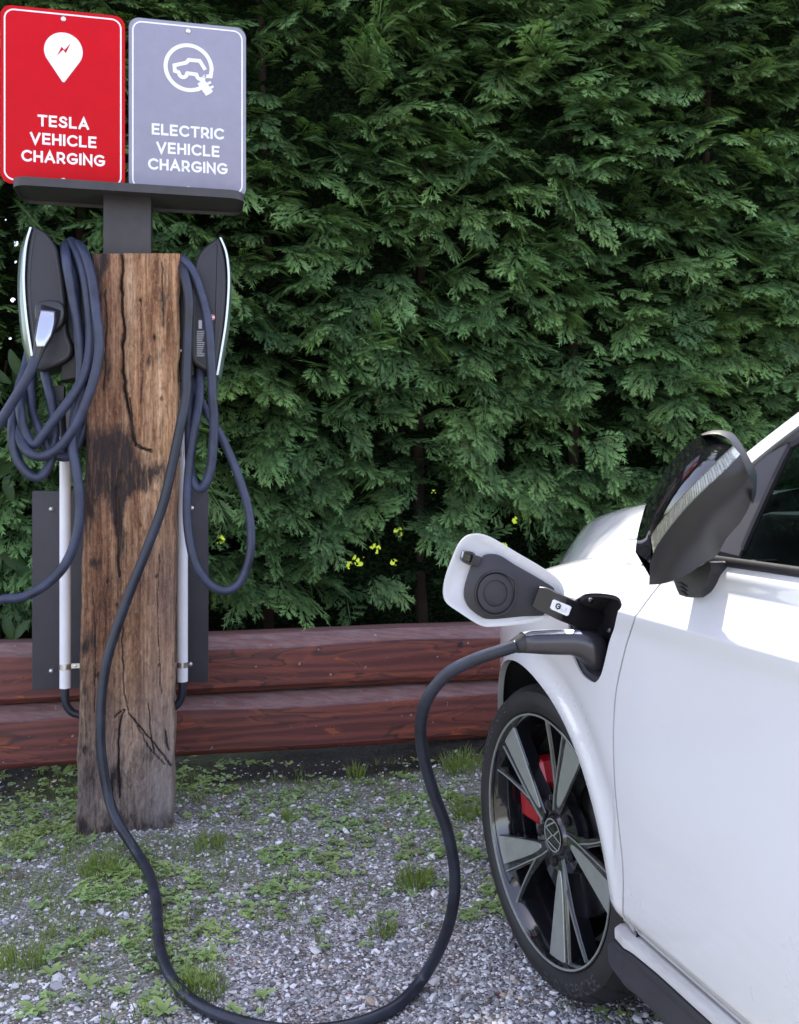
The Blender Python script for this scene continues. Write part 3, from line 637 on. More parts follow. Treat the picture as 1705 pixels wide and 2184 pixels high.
# ================================================================ POST
PL = [(161, 1768), (193, 541)]; PR = [(368, 1768), (384, 541)]
pbase = (Q(161, 1768) + Q(368, 1768)) / 2
pt_ = thing('timber_post', 'thick cracked and burn stained old oak post carrying the chargers', 'post', (pbase[0], pbase[1] + .1, 0))
cracks = [([(262, 541), (261, 620), (265, 700), (262, 760), (268, 830), (278, 880)], 2.6, .012), ([(278, 880), (283, 920), (292, 948), (310, 958), (325, 962)], 2.8, .008), ([(276, 850), (285, 915), (290, 950)], 1.6, .005),
          ([(258, 1010), (250, 1060), (252, 1130), (255, 1230)], 2.6, .007), ([(261, 1330), (262, 1410), (266, 1480), (275, 1515)], 1.2, .003), ([(245, 1530), (255, 1520), (268, 1515), (258, 1535), (253, 1600), (256, 1700)], 1.2, .006),
          ([(275, 1520), (300, 1550), (330, 1585), (366, 1635)], 1.0, .005), ([(290, 1545), (318, 1590), (352, 1632)], .7, .003), ([(318, 1500), (322, 1560), (330, 1600)], .9, .003), ([(353, 1560), (356, 1585), (362, 1600)], 1.8, .005),
          ([(240, 1650), (242, 1740)], 1.8, .004), ([(225, 620), (228, 700), (220, 830)], 1.0, .003), ([(300, 640), (306, 760), (300, 860)], .8, .002), ([(345, 560), (350, 700)], .8, .002), ([(200, 1250), (205, 1400), (202, 1520)], .8, .002), ([(340, 1180), (338, 1330), (345, 1480)], .8, .002)]
burns = [(250, 985, 75, 55, .75), (290, 1015, 48, 22, 1.1), (215, 1030, 45, 60, .6), (252, 1080, 14, 70, .85), (205, 1190, 14, 14, .8), (320, 768, 9, 22, .7), (210, 560, 24, 40, .75), (350, 640, 14, 90, .5), (185, 1090, 30, 40, .5), (195, 1370, 22, 38, .5), (185, 1500, 22, 130, .42), (285, 1690, 60, 60, .38), (320, 1620, 45, 30, .4), (230, 940, 45, 40, .5), (345, 1060, 18, 70, .3), (312, 850, 14, 40, .35), (200, 1660, 30, 70, .5), (215, 700, 22, 120, .45), (232, 800, 12, 40, .5), (340, 760, 8, 30, .5), (300, 1240, 10, 60, .35), (225, 1280, 12, 50, .4), (262, 1150, 8, 90, .6), (345, 900, 8, 40, .4), (250, 1655, 18, 60, .5), (350, 1500, 14, 50, .35)]
nu, nv = 140, 380
UU, VV_ = np.meshgrid(np.linspace(0, 1, nu), np.linspace(0, 1, nv))
pyy = 1800 + (541 - 1800) * VV_; 
def side_x(line, y, wob): t = (y - line[0][1]) / (line[1][1] - line[0][1]); return line[0][0] + (line[1][0] - line[0][0]) * t + wob
wl = 3.4 * fbm(pyy / 60., 2.2, 0., 6) ; wr = 4.2 * fbm(pyy / 50., 9.2, 0., 6)
pxx = side_x(PL, pyy, wl) * (1 - UU) + side_x(PR, pyy, wr) * UU
dep = np.zeros_like(pxx); burn = np.zeros_like(pxx)
for pl, wpx, dd in cracks:
    pl = cr(pl, 6); dmin = np.full(pxx.shape, 1e9)
    wob = 2.2 * vn(pyy / 18., wpx * 7, 1.) + 1.0 * vn(pyy / 5., wpx * 3, 1.)
    for a_, b_ in zip(pl[:-1], pl[1:]):
        ab = b_ - a_; t = np.clip(((pxx + wob - a_[0]) * ab[0] + (pyy - a_[1]) * ab[1]) / (ab @ ab), 0, 1); dmin = np.minimum(dmin, np.hypot(pxx + wob - a_[0] - t * ab[0], pyy - a_[1] - t * ab[1]))
    wv_ = wpx * 1.45 * (1 + .45 * vn(pyy / 22., 5., wpx)); f = np.clip(1 - dmin / (wv_ * 1.25), 0, 1) ** .7; dep = np.maximum(dep, dd * f * 1.6); burn = np.maximum(burn, np.clip(1.6 - dmin / (wv_ * .55), 0, 1.0) * 1.7)
for bx, by, rx, ry, s_ in burns: burn = burn + 1.25 * s_ * np.exp(-(((pxx - bx + 9 * fbm(pxx / 25., pyy / 30., 2.)) / rx) ** 2 + ((pyy - by + 26 * fbm(pxx / 16., pyy / 50., 7.)) / ry) ** 2))
dep = dep + .0034 * fbm(pxx / 11., pyy / 120., 3.) + .0018 * vn(pxx / 5., pyy / 16., 1.) + .003 * fbm(pxx / 60., pyy / 200., 6.) + .0012 * vn(pxx / 3.2, pyy / 60., 6.)
dep -= .008 * np.exp(-(((pxx - 290) / 40) ** 2 + ((pyy - 1600) / 90) ** 2))
mc = np.interp(pyy, [541, 620, 700, 760, 830, 880, 920, 948], [262, 261, 265, 262, 268, 278, 283, 292]); dep -= .0045 * sm(-2, 2, pxx - mc) * sm(1000, 930, pyy)
for q in range(9): dep += .0016 * np.exp(-((np.hypot((pxx - 288) / 1.0, (pyy - 1610) / 1.9) - 14 - 8 * q + 3 * vn(pxx / 12., pyy / 12., q)) / 1.6) ** 2) * (pyy > 1525) * (pyy < 1720)
for kx, ky in ((330, 720), (205, 690), (300, 640), (345, 850), (230, 1240), (300, 1120), (335, 1230), (210, 1440), (250, 1290), (340, 1420), (180, 1600)): hh_ = np.hypot((pxx - kx) / 3.0, (pyy - ky) / 5.); dep += .004 * (hh_ < 1); burn = burn + .9 * np.exp(-(hh_ * .8) ** 2)
kn = np.hypot((pxx - 321) / 6, (pyy - 768) / 8); dep += .006 * (kn < 1)
edge = np.minimum(UU, 1 - UU) * .26; rnd = .012; dep += np.where(edge < rnd, rnd - np.sqrt(np.clip(rnd ** 2 - (rnd - edge) ** 2, 0, None)), 0)
k_ = (pxx - CX) / F; Yf = (P0[0] * A2[1] - P0[1] * A2[0]) / (k_ * A2[1] - A2[0])
FV = np.stack([k_ * Yf, Yf, CAM_H - (pyy - HY) / F * Yf], -1) + B2 * dep[..., None]
pts = FV.reshape(-1, 3); ii = np.arange(nu * nv).reshape(nv, nu)
FQ = [tuple(q) for q in np.stack([ii[:-1, :-1], ii[:-1, 1:], ii[1:, 1:], ii[1:, :-1]], -1).reshape(-1, 4)]
DEP = .24; nb_ = 8; base_n = len(pts); extra = []
for j in range(nv):
    for e, col_ in ((0, 0), (1, nu - 1)):
        for q in range(1, nb_ + 1):
            o = .003 * float(fbm(q * .8 + e * 9, j * .03, 4.)); extra.append(FV[j, col_] + B2 * (DEP * q / nb_) + A2 * o * (1 if e else -1))
extra = np.array(extra); pts = np.concatenate([pts, extra])
def exi(j, e, q): return (ii[j, 0] if e == 0 else ii[j, nu - 1]) if q == 0 else base_n + (j * 2 + e) * nb_ + q - 1
for j in range(nv - 1):
    for q in range(nb_):
        FQ.append((exi(j, 0, q), exi(j + 1, 0, q), exi(j + 1, 0, q + 1), exi(j, 0, q + 1))); FQ.append((exi(j, 1, q), exi(j, 1, q + 1), exi(j + 1, 1, q + 1), exi(j + 1, 1, q)))
    FQ.append((exi(j, 0, nb_), exi(j + 1, 0, nb_), exi(j + 1, 1, nb_), exi(j, 1, nb_)))
FQ.append(tuple([ii[nv - 1, i] for i in range(nu)] + [exi(nv - 1, 1, q) for q in range(1, nb_ + 1)] + [exi(nv - 1, 0, q) for q in range(nb_, 0, -1)]))
burn = burn + .75 * sm(1690, 1775, pyy + 25 * fbm(pxx / 18., pyy / 30., 5.)) + .55 * sm(.30, .0, UU) * sm(1000, 560, pyy) + .35 * sm(.16, .0, UU)
bn = np.concatenate([burn.ravel(), np.full(len(extra), .15)])
zz = pts[:, 2]; red_ = np.concatenate([(sm(.5, .15, UU) * sm(1900, 700, pyy) * .6).ravel(), np.zeros(len(extra))]); grey = sm(.55, .03, zz) * .75 + .25 * np.concatenate([(sm(.5, .9, UU) * sm(1000, 1250, pyy)).ravel(), np.full(len(extra), .3)])
mk('timber', pts, FQ, MAT['post'], pt_, sharp=60, attrs={'pale': np.concatenate([(sm(.40, .55, UU) * (.55 + .45 * vn(pxx / 40., pyy / 130., 2.))).ravel(), np.zeros(len(extra))]), 'burn': bn, 'redness': red_, 'greyed': grey})

# ---- steel column and canopy on top of the post ----
sp = thing('sign_bracket', 'dark grey steel column and flanged canopy fixed on top of the oak post', 'sign bracket', tuple(Q(270, 545, .1)))
c0 = [Q(221, 541, .05), Q(322, 541, .05), Q(322, 408, .05), Q(221, 408, .05)]
col_pts = []
zb, zt = Q(270, 548, .05)[2], Q(270, 412, .05)[2]
pa, pb = Q(221, 541, .05), Q(322, 541, .05); pa[2] = pb[2] = zb
ring = [pa, pb, pb + B2 * .1, pa + B2 * .1]
MB().prism(np.array(ring), Z3 * (zt - zb), .004).build('column', MAT['steel'], sp)
pa2, pb2 = Q(207, 541, .03), Q(336, 541, .03)
for p in (pa2, pb2): p[2] = zt + .002
MB().prism(np.array([pa2, pb2, pb2 + B2 * .14, pa2 + B2 * .14]), Z3 * .006, .001).build('mounting_plate', MAT['steel'], sp)
def rrect(w_, h, r, n=8):
    out = []
    for cx, cy, a0 in ((w_ - r, h - r, 0), (r, h - r, 90), (r, r, 180), (w_ - r, r, 270)):
        for i in range(n + 1): a = R(a0 + 90 * i / n); out.append((cx + r * math.cos(a), cy + r * math.sin(a)))
    return np.array(out)
cl, crr = Q(27, 400, .0), Q(521, 400, .0); ztop = Q(270, 397, 0)[2]; Wc = np.linalg.norm((crr - cl)[:2]); Dc = .19; yoff = -.03
rr = rrect(Wc, Dc, .045); org = np.array([cl[0], cl[1], 0]) + B2 * yoff
def cring(z, ins): 
    q = rrect(Wc - 2 * ins, Dc - 2 * ins, .045 - ins) + ins; return np.array([org + A2 * x + B2 * y + Z3 * z for x, y in q])
MB().loft([cring(ztop - .014, .003), cring(ztop - .014 - .003, 0.003), cring(ztop - .024, .0005), cring(ztop - .024, .0), cring(ztop, 0), cring(ztop, .003), cring(ztop - .012, .003)], False, False).build('flange', MAT['steel'], sp)
MB().loft([cring(ztop - .0135, .002), cring(ztop - .011, .002)], True, True).build('canopy_plate', MAT['steel'], sp)
for px in (214, 229, 315, 332):
    c = Q(px, 410, .035); c[2] = zt - .0; MB().disc(c, -Z3, [(.0001, .004), (.004, .004), (.0045, 0)], 10).build('bolt', MAT['bolt'], sp)

# ---- stroke lettering ----
def arc(cx, cy, rx, ry, a0, a1, n=18): return [(cx + rx * math.cos(R(a0 + (a1 - a0) * i / n)), cy + ry * math.sin(R(a0 + (a1 - a0) * i / n))) for i in range(n + 1)]
Scurve = [tuple(p) for p in cr([(.62, .84), (.5, .96), (.33, 1.0), (.14, .93), (.06, .76), (.16, .6), (.36, .52), (.56, .43), (.66, .25), (.56, .06), (.33, 0), (.13, .05), (.0, .17)], 3)]
GL = {'T': (.74, [[(0, 1), (.74, 1)], [(.37, .95), (.37, 0)]]), 'E': (.60, [[(.6, 1), (0, 1), (0, 0), (.6, 0)], [(0, .5), (.54, .5)]]), 'S': (.66, [Scurve]), 'L': (.56, [[(0, 1), (0, 0), (.56, 0)]]),
      'A': (.86, [[(0, 0), (.43, 1.02), (.86, 0)], [(.16, .3), (.70, .3)]]), 'V': (.84, [[(0, 1), (.42, -.02), (.84, 1)]]), 'H': (.72, [[(0, 0), (0, 1)], [(.72, 0), (.72, 1)], [(0, .5), (.72, .5)]]), 'I': (.0, [[(0, 0), (0, 1)]]),
      'C': (.84, [arc(.5, .5, .5, .5, 48, 312, 26)]), 'G': (.90, [arc(.5, .5, .5, .5, 50, 322, 26) + [(.88, .42)], [(.5, .44), (.92, .44)]]), 'R': (.64, [[(0, 0), (0, 1), (.32, 1)] + arc(.34, .68, .28, .32, 80, -90, 12) + [(0, .36)], [(.36, .36), (.64, 0)]]),
      'N': (.74, [[(0, 0), (0, 1), (.74, 0), (.74, 1)]]), 'B': (.6, [[(0, 0), (0, 1), (.3, 1)] + arc(.32, .76, .24, .24, 80, -90, 8) + [(0, .52)], [(.3, .52)] + arc(.34, .26, .26, .26, 80, -90, 8) + [(0, 0)]]), 'D': (.72, [[(0, 0), (0, 1), (.25, 1)] + arc(.25, .5, .47, .5, 85, -85, 14) + [(0, 0)]]), 'O': (1., [arc(.5, .5, .5, .5, 0, 360, 30)])}
def ribbon(pts, w_):
    P = np.array(pts, float); closed = np.allclose(P[0], P[-1]); n = len(P); L, Rr = [], []
    for i in range(n):
        if closed: a, b = P[(i - 1) % (n - 1)] if i == 0 else P[i - 1], P[1] if i == n - 1 else P[(i + 1)]
        else: a, b = P[max(i - 1, 0)], P[min(i + 1, n - 1)]
        t1 = P[i] - a if i > 0 or closed else b - P[i]; t2 = b - P[i] if i < n - 1 or closed else P[i] - a
        t1 = t1 / (np.linalg.norm(t1) + 1e-9); t2 = t2 / (np.linalg.norm(t2) + 1e-9); n1 = np.array([-t1[1], t1[0]]); n2 = np.array([-t2[1], t2[0]]); m = n1 + n2; m /= np.linalg.norm(m) + 1e-9
        q = m * (w_ / 2) / max(.38, m @ n1); p = P[i]
        if not closed and i == 0: p = p - t2 * w_ / 2
        if not closed and i == n - 1: p = p + t1 * w_ / 2
        L.append(p + q); Rr.append(p - q)
    return L, Rr
def text_strokes(txt, h, wfrac=.19, gap=.2, space=.4):
    """list of 2D ribbons (left, right) for a line of capitals of height h, centred on x=0, base y=0"""
    w_ = wfrac * h; hh = h - w_; x = 0; out = []
    for ch in txt:
        gw, st = GL[ch]
        for s_ in st: out.append(ribbon([(x + p[0] * hh, w_ / 2 + p[1] * hh) for p in s_], w_))
        x += gw * hh + w_ + gap * h * .55
    x -= gap * h * .55 + w_
    return [([p - [x / 2, 0] for p in L], [p - [x / 2, 0] for p in Rr]) for L, Rr in out]
def put_ribbons(rb, mp, th=.0006):
    """mp(x,y,off)->3D. every ribbon a shallow raised strip, each at its own height"""
    m = MB()
    for i, (L, Rr) in enumerate(rb):
        o = th + .00005 * (i % 7); n = len(L)
        V = [mp(*p, o) for p in L] + [mp(*p, o) for p in Rr]; Fc = [(j, n + j, n + j + 1, j + 1) for j in range(n - 1)]; m.add(V, Fc)
    return m

# ---- signs ----
def make_sign(name, x0, x1, ytop, mat, label, loc_off):
    pl, pr = Q(x0, 395, loc_off), Q(x1, 395, loc_off); wS = np.linalg.norm((pr - pl)[:2])
    zt_ = Q((x0 + x1) / 2, ytop, loc_off)[2]; zb_ = ztop - .0095; hS = zt_ - zb_; o2 = np.array([pl[0], pl[1], zb_])
    th = thing(name, label, 'sign', tuple(o2 + A2 * wS / 2), 'charging bay signs on the bracket')
    q = rrect(wS, hS, .030, 8); P3 = np.array([o2 + A2 * x + Z3 * y for x, y in q])
    MB().prism(P3, B2 * .0025, .0006).build('plate', mat, th)
    def mp(x, y, off): return o2 + A2 * x + Z3 * y - B2 * off
    ins = .0115; r2 = rrect(wS - 2 * ins, hS - 2 * ins, .026, 10) + ins; rb = ribbon(list(r2) + [r2[0]], .0042)
    put_ribbons([rb], mp, .0004).build('border_line', MAT['white'], th)
    for fy in (.035, .950):
        c = mp(wS / 2, hS * fy, .0); MB().disc(c, -B2, [(.0001, .0045), (.0035, .0042), (.0068, .0025), (.0076, 0)], 16).build('bolt', MAT['bolt'], th)
    # bracket strip behind
    MB().box(o2 + A2 * wS / 2 + Z3 * hS * .5 + B2 * .010, A2 * .018, B2 * .006, Z3 * hS * .49).build('backing_strap', MAT['steel'], th)
    return th, mp, wS, hS
red, mpr, wr_, hr_ = make_sign('red_sign', 1, 267, 22, MAT['red'], 'red sign with white map pin, lightning bolt and three lines of lettering', .012)
gry, mpg, wg_, hg_ = make_sign('grey_sign', 275, 525, 48, MAT['greysign'], 'grey sign with white plug circle, car outline and charging lettering', .016)
def sign_text(th, mp, w_, h, lines):
    for txt, yf, hf, gp in lines:
        rb = text_strokes(txt, hf * h, .19, gp); put_ribbons([([p + [w_ * .5, yf * h] for p in L], [p + [w_ * .5, yf * h] for p in Rr]) for L, Rr in rb], mp, .0005).build('lettering', MAT['white'], th)
sign_text(red, mpr, wr_, hr_, [('TESLA', .333, .065, .24), ('VEHICLE', .231, .065, .24), ('CHARGING', .129, .065, .22)])
sign_text(gry, mpg, wg_, hg_, [('ELECTRIC', .335, .065, .22), ('VEHICLE', .231, .065, .24), ('CHARGING', .133, .065, .22)])
# map pin
pc = np.array([wr_ * .5, hr_ * .77]); pr_ = wr_ * .155
pin = [(pc[0] + pr_ * math.cos(R(a)), pc[1] + pr_ * math.sin(R(a))) for a in range(-32, 213, 7)] + [(pc[0] - pr_ * .05, hr_ * .593), (pc[0] + pr_ * .05, hr_ * .593)]
MB().add([mpr(*p, .0006) for p in pin], [tuple(range(len(pin)))]).build('map_pin', MAT['white'], red)
bl = np.array([(.42, .62), (-.16, .12), (.06, -.02), (-.40, -.55), (.14, .02), (-.02, .16)]); bl = np.array([(.40, .52), (-.20, .30 - .18), (-.03, .02), (-.38, -.50), (.22, .0 - .18 + .06), (.02, .06)])
bl = [(.40, .50), (.10, -.14), (.0, .06), (-.36, -.44), (-.14, .14), (.0, -.06)]
bolt_poly = [(.40, .52), (.13, -.20), (-.02, .02), (-.36, -.42), (-.10, .22), (.06, .02)]
MB().add([mpr(pc[0] + x * pr_ * .95, pc[1] + y * pr_ * .8 + .002, .0009) for x, y in bolt_poly], [(0, 1, 2, 5), (5, 2, 3, 4)]).build('lightning_bolt', MAT['red'], red)
# ev emblem
ec = np.array([wg_ * .505, hg_ * .738]); er = wg_ * .196
def sc_(pts, s_=er): return [(ec[0] + x * s_, ec[1] + y * s_) for x, y in pts]
lw = er * .17
carl = [(.98, -.02)] + arc(0, 0, 1, 1, 0, 292, 44)
rb = [ribbon(sc_(arc(0, 0, 1, 1, 2, 296, 44)), lw), ribbon(sc_([(.999, 0), (.96, -.30), (.68, -.30)] + arc(.52, -.30, .17, .17, 0, -180, 8) + [(.33, -.27), (-.06, -.25)] + arc(-.25, -.28, .17, .17, 0, -180, 8) + [(-.44, -.24), (-.60, -.20), (-.62, .05), (-.1, .22), (.0, .35), (.48, .35), (.68, .04)]), lw * .95)]
rb += [ribbon(sc_([(.42, -.92), (.60, -.80)]), lw), ribbon(sc_([(.60, -.62), (.88, -1.0)]), lw * 1.1), ribbon(sc_([(.64, -.72), (.80, -.93)]), lw * 2.2), ribbon(sc_([(.80, -.66), (.93, -.58)]), lw * .6), ribbon(sc_([(.92, -.84), (1.04, -.76)]), lw * .6)]
put_ribbons(rb, mpg, .0005).build('plug_car_emblem', MAT['white'], gry)

# ---- back panel, conduits ----
OB = .27
bp = thing('back_panel', 'dark grey flat panel bolted behind the post above the timber wall', 'panel', tuple(Q(257, 1470, OB)))
pl, pr = Q(69, 1260, OB), Q(445, 1260, OB); z0 = Q(257, 1463, OB)[2]; z1 = Q(257, 1046, OB)[2]
q = rrect(np.linalg.norm((pr - pl)[:2]), z1 - z0, .006, 4); MB().prism(np.array([np.array([pl[0], pl[1], z0]) + A2 * x + Z3 * y for x, y in q]), B2 * .008, .001).build('plate', MAT['steel2'], bp)
for px, py in ((110, 1086), (110, 1431), (409, 1084), (406, 1417)):
    c = Q(px, py, OB); MB().disc(c, -B2, [(.0001, .006), (.004, .0055), (.007, .003), (.008, 0)], 16).build('bolt', MAT['bolt'], bp)
def conduit(px0, px1, ytop, ybot, off, label, clamps, sgn):
    c = (px0 + px1) / 2; a, b = Q(c, ytop, off), Q(c, ybot, off); b[0], b[1] = (a[0] + b[0]) / 2, (a[1] + b[1]) / 2; a[0], a[1] = b[0], b[1]
    rad = (px1 - px0) / 2 / F * a[1]; th = thing('conduit', label, 'conduit', tuple(b), 'white cable conduits beside the post')
    MB().tube([b, b + (a - b) * .5, a], rad, 18).build('pipe', MAT['pipe'], th)
    fl = [b + Z3 * .02, b - Z3 * .03, b - Z3 * .055 + A2 * sgn * .005, b - Z3 * .075 + A2 * sgn * .02, b - Z3 * .085 + A2 * sgn * .045]
    MB().tube(cr(fl, 5), rad * .72, 14).build('flexible_hose', MAT['rubber2'], th)
    for y in clamps:
        z = Q(c, y, off)[2]; cc = np.array([b[0], b[1], z])
        m = MB().tube([cc - Z3 * .008, cc, cc + Z3 * .008], rad * 1.1, 18); m.box(cc + A2 * sgn * rad * 1.9, A2 * rad * .9, B2 * .002, Z3 * .007)
        m.disc(cc + A2 * sgn * rad * 1.8 - B2 * .002, -B2, [(.0001, .004), (.004, .003), (.005, 0)], 10); m.build('clamp', MAT['clampm'], th)
conduit(128, 151, 846, 1467, .15, 'white vertical conduit pipe on the left side of the post', [1421], 1)
conduit(378, 401, 880, 1453, .13, 'white vertical conduit pipe on the right side of the post', [968, 1417], -1)

# ================================================================ CHARGERS
def charger(side, body, rim_c, outer, label, off, mirror=False):
    """side profile traced on the plane of the post front, extruded to real depth"""
    cb = Q(sum(p[0] for p in body) / len(body), 700, off); th = thing('wall_charger', label, 'charger', (cb[0], cb[1], Q(0, 800, off)[2]), 'wall chargers on the post')
    bc = cr([Q(x, y, off) for x, y in body], 4, True)
    MB().prism(bc, B2 * .150, .010, 4).build('body', MAT['plasticblk'], th, 50)
    # inset line on the visible side
    ins = inset(bc, B2, .010); ins2 = inset(bc, B2, .0125); m = MB().loft([ins - B2 * .0003, ins - B2 * .0018, ins2 - B2 * .0018, ins2 - B2 * .0003], False, False); m.build('side_panel_edge', MAT['plasticgl'], th)
    # silver rim and glass face follow the outer curve, across the whole depth
    rc = cr([Q(x, y, off) for x, y in rim_c], 5); oc = cr([Q(x, y, off) for x, y in outer], 5); n = min(len(rc), len(oc)); rc = resample(rc, 26); oc = resample(oc, 26)
    sg = A2 * (-1 if side < 0 else 1)
    ring = [np.array([rc[i] - B2 * .002, rc[i] + sg * .006 - B2 * .002, rc[i] + sg * .006 + B2 * .152, rc[i] + B2 * .152]) for i in range(26)]
    MB().loft(ring).build('silver_rim', MAT['silverrim'], th, 60)
    ring = []
    for i in range(26):
        f = i / 25; b = rc[i] + sg * .0062; d = oc[i] - rc[i]; d = d if np.linalg.norm(d) > .002 else sg * .002
        ring.append(np.array([b + B2 * .002, b + d * .8 + B2 * .02, b + d + B2 * .075, b + d * .8 + B2 * .13, b + B2 * .15]))
    MB().loft(ring).build('face_cover', MAT['greenglass'], th, 60)
    return th
def c2(pts): return [(x / 2.998, 369.7 + y / 2.998) for x, y in pts]
chL = charger(-1, c2([(208, 345), (260, 355), (310, 392), (365, 480), (398, 610), (420, 800), (432, 1000), (465, 1100), (462, 1160), (420, 1205), (340, 1240), (262, 1262), (222, 1215), (190, 1020), (165, 760), (172, 540)]),
              c2([(205, 345), (178, 440), (164, 560), (160, 700), (170, 860), (188, 1010), (215, 1180)]), c2([(202, 345), (140, 430), (116, 560), (108, 740), (118, 920), (142, 1100), (190, 1262)]), 'left wall charger with a silver plug docked in its side', .03)
chR = charger(1, c2([(1400, 412), (1345, 440), (1290, 490), (1245, 580), (1228, 700), (1222, 900), (1222, 1080), (1228, 1190), (1270, 1240), (1340, 1272), (1378, 1282), (1400, 1220), (1432, 1000), (1452, 760), (1446, 590), (1428, 490)]),
              c2([(1404, 410), (1440, 500), (1456, 620), (1456, 760), (1440, 950), (1412, 1130), (1384, 1290)]), c2([(1406, 410), (1450, 500), (1470, 620), (1472, 760), (1460, 960), (1432, 1150), (1402, 1330)]), 'right wall charger with a small round red label on its side', .03)
def flat_poly(pts, off, mat, name, parent, th=.0006):
    P = np.array([Q(x, y, off) for x, y in pts]); return MB().prism(P - B2 * th, B2 * th).build(name, mat, parent)
cc = Q(453, 677, .0295); MB().disc(cc, -B2, [(.0001, .0012), (.0088, .0012), (.0088, 0)], 24).build('red_label', MAT['redlab'], chR)
ringm = MB().loft([[cc - B2 * .0015 + q * (math.cos(a) * A2 + math.sin(a) * Z3) for a in np.arange(24) * math.pi / 12] for q in (.0072, .0064)], False, False); ringm.build('label_ring', MAT['sticker'], chR)
flat_poly([(448, 674.5), (458, 674.8), (458, 679), (448, 678.7)], .0278, MAT['sticker'], 'label_band', chR)
rows = MB()
for i in range(14):
    y = 706 + i * 4.0; l = 17 - (i * 7 % 6)
    P = np.array([Q(x, yy, .0292) for x, yy in ((420, y), (420 + l, y), (420 + l, y + 1.6), (420, y + 1.6))]); rows.prism(P, B2 * -.0004)
rows.build('rating_text', MAT['label'], chR, kind='stuff')
flat_poly([(424, 683), (431, 683), (431, 701), (424, 701)], .0292, MAT['label'], 'rating_code_plate', chR)
for ch, x0, x1 in ((chL, 100, 197), (chR, 384, 414)):   # black cable holder between charger and post
    y0, y1 = 560, 800
    P = np.array([Q(x0 + 40 if ch is chL else x0, y0 + 25, .06), Q(x1, y0, .06), Q(x1, y1, .06), Q(x0 + 30 if ch is chL else x0, y1 + 12, .06)]); MB().prism(P, B2 * .1, .004).build('cable_holder', MAT['plasticblk'], ch)
c = Q(386, 748, .058); MB().disc(c, -B2, [(.0001, .004), (.003, .0035), (.0045, 0)], 12).build('screw', MAT['bolt'], chR)
MB().box(Q(125, 840, .1), A2 * .018, B2 * .02, Z3 * .022).build('cable_gland', MAT['plasticblk'], chL)
MB().box(Q(395, 830, .1), A2 * .014, B2 * .02, Z3 * .03).build('cable_gland', MAT['plasticblk'], chR)

# ---- cables ----
def cpath(pts, n=7): return cr(np.array([Q(x, y, o) for x, y, o in pts]), n)
def cable_thing(label, loc): return thing('charging_cable', label, 'cable', loc, 'charging cables')
cl_ = cable_thing('blue black cable coiled in loops over the left charger', tuple(Q(120, 1020, 0)))
L_path = [(77, 763, -.06), (60, 803, -.06), (30, 853, -.05), (0, 900, -.03), (-60, 985, .0), (-150, 1150, .02), (-190, 1320, .03), (-130, 1345, .03), (-60, 1310, .0), (0, 1280, -.03), (50, 1273, -.03), (100, 1246, -.03), (140, 1203, -.03), (163, 1146, -.03), (171, 1080, -.03), (163, 1003, -.03), (154, 950, -.02), (160, 890, -.0), (170, 840, .0), (172, 780, .0), (166, 700, .0), (155, 630, .0), (145, 575, .0), (140, 538, .03), (138, 525, .10), (130, 560, .19), (95, 650, .22), (60, 760, .2), (43, 850, .12), (36, 890, .05),
          (45, 940, -.01), (63, 966, -.03), (93, 973, -.03), (127, 953, -.03), (157, 915, -.035), (183, 860, -.04), (203, 800, -.04), (212, 740, -.04), (206, 670, -.04), (197, 600, -.02), (184, 550, -.0), (168, 522, .06), (150, 540, .16), (110, 650, .21), (70, 760, .19), (52, 820, .1), (43, 863, .02), (53, 920, -.0), (72, 948, -.01), (92, 928, -.015), (115, 897, -.02), (150, 852, -.025), (180, 800, -.02), (192, 740, -.01), (190, 660, -.01), (178, 580, .0), (160, 530, .05), (148, 520, .12), (120, 600, .2), (80, 740, .2), (50, 800, .12), (34, 860, .05), (27, 920, .01), (36, 975, -.0), (60, 1010, -.01), (85, 1017, -.01), (105, 990, .0), (117, 930, .02), (111, 863, .04), (97, 800, .06), (92, 770, .09)]
rad_ = .0138
P = cpath(L_path); MB().tube(P, rad_, 12).build('cable', MAT['rubber'], cl_, 180)
loopC = [(70, 785, .10), (67, 863, .06), (83, 915, .03), (103, 955, .02), (122, 972, .02), (150, 972, .03), (172, 935, .03), (185, 880, .03), (176, 780, .02), (165, 700, .02), (160, 600, .03), (150, 540, .08)]
MB().tube(cpath(loopC), rad_ * .95, 12).build('cable', MAT['rubber'], cl_, 180)
MB().tube(cpath([(128, 838, .1), (132, 870, .1), (134, 900, .12), (138, 980, .14)]), .010, 10).build('supply_cable', MAT['rubber2'], cl_, 180)
# docked plug on the left charger
pg = thing('docked_plug', 'silver backed charging plug docked in the side of the left charger', 'plug', tuple(Q(100, 700, -.03)))
MB().prism(cr([Q(x, y, -.005) for x, y in c2([(222, 850), (262, 815), (330, 808), (392, 825), (415, 880), (400, 960), (345, 1010), (270, 1000), (228, 940)])], 4, True), B2 * .05, .008, 3).build('dock_ring', MAT['plasticgl'], pg, 60)
hl = [((330, 860), 62, .0), ((315, 920), 62, -.03), ((295, 980), 60, -.045), ((275, 1050), 55, -.05), ((255, 1110), 38, -.055), ((238, 1170), 28, -.058), ((228, 1200), 25, -.06)]
rings = []
for (x, y), w_, o in hl:
    c = Q(*c2([(x, y)])[0], o); ww = w_ / 2.998 / F * c[1]; u = A2 * .96 + Z3 * -.28; u /= np.linalg.norm(u)
    rings.append([c + u * ww * math.copysign(abs(math.cos(a)) ** .8, math.cos(a)) + B2 * .022 * math.sin(a) * (ww / .035) for a in np.arange(20) * math.pi / 10])
MB().loft(rings).build('plug_handle', MAT['plasticgl'], pg, 60)
sv = c2([(262, 872), (352, 880), (345, 960), (325, 1040), (285, 1105), (238, 1108), (228, 1060), (245, 960)])
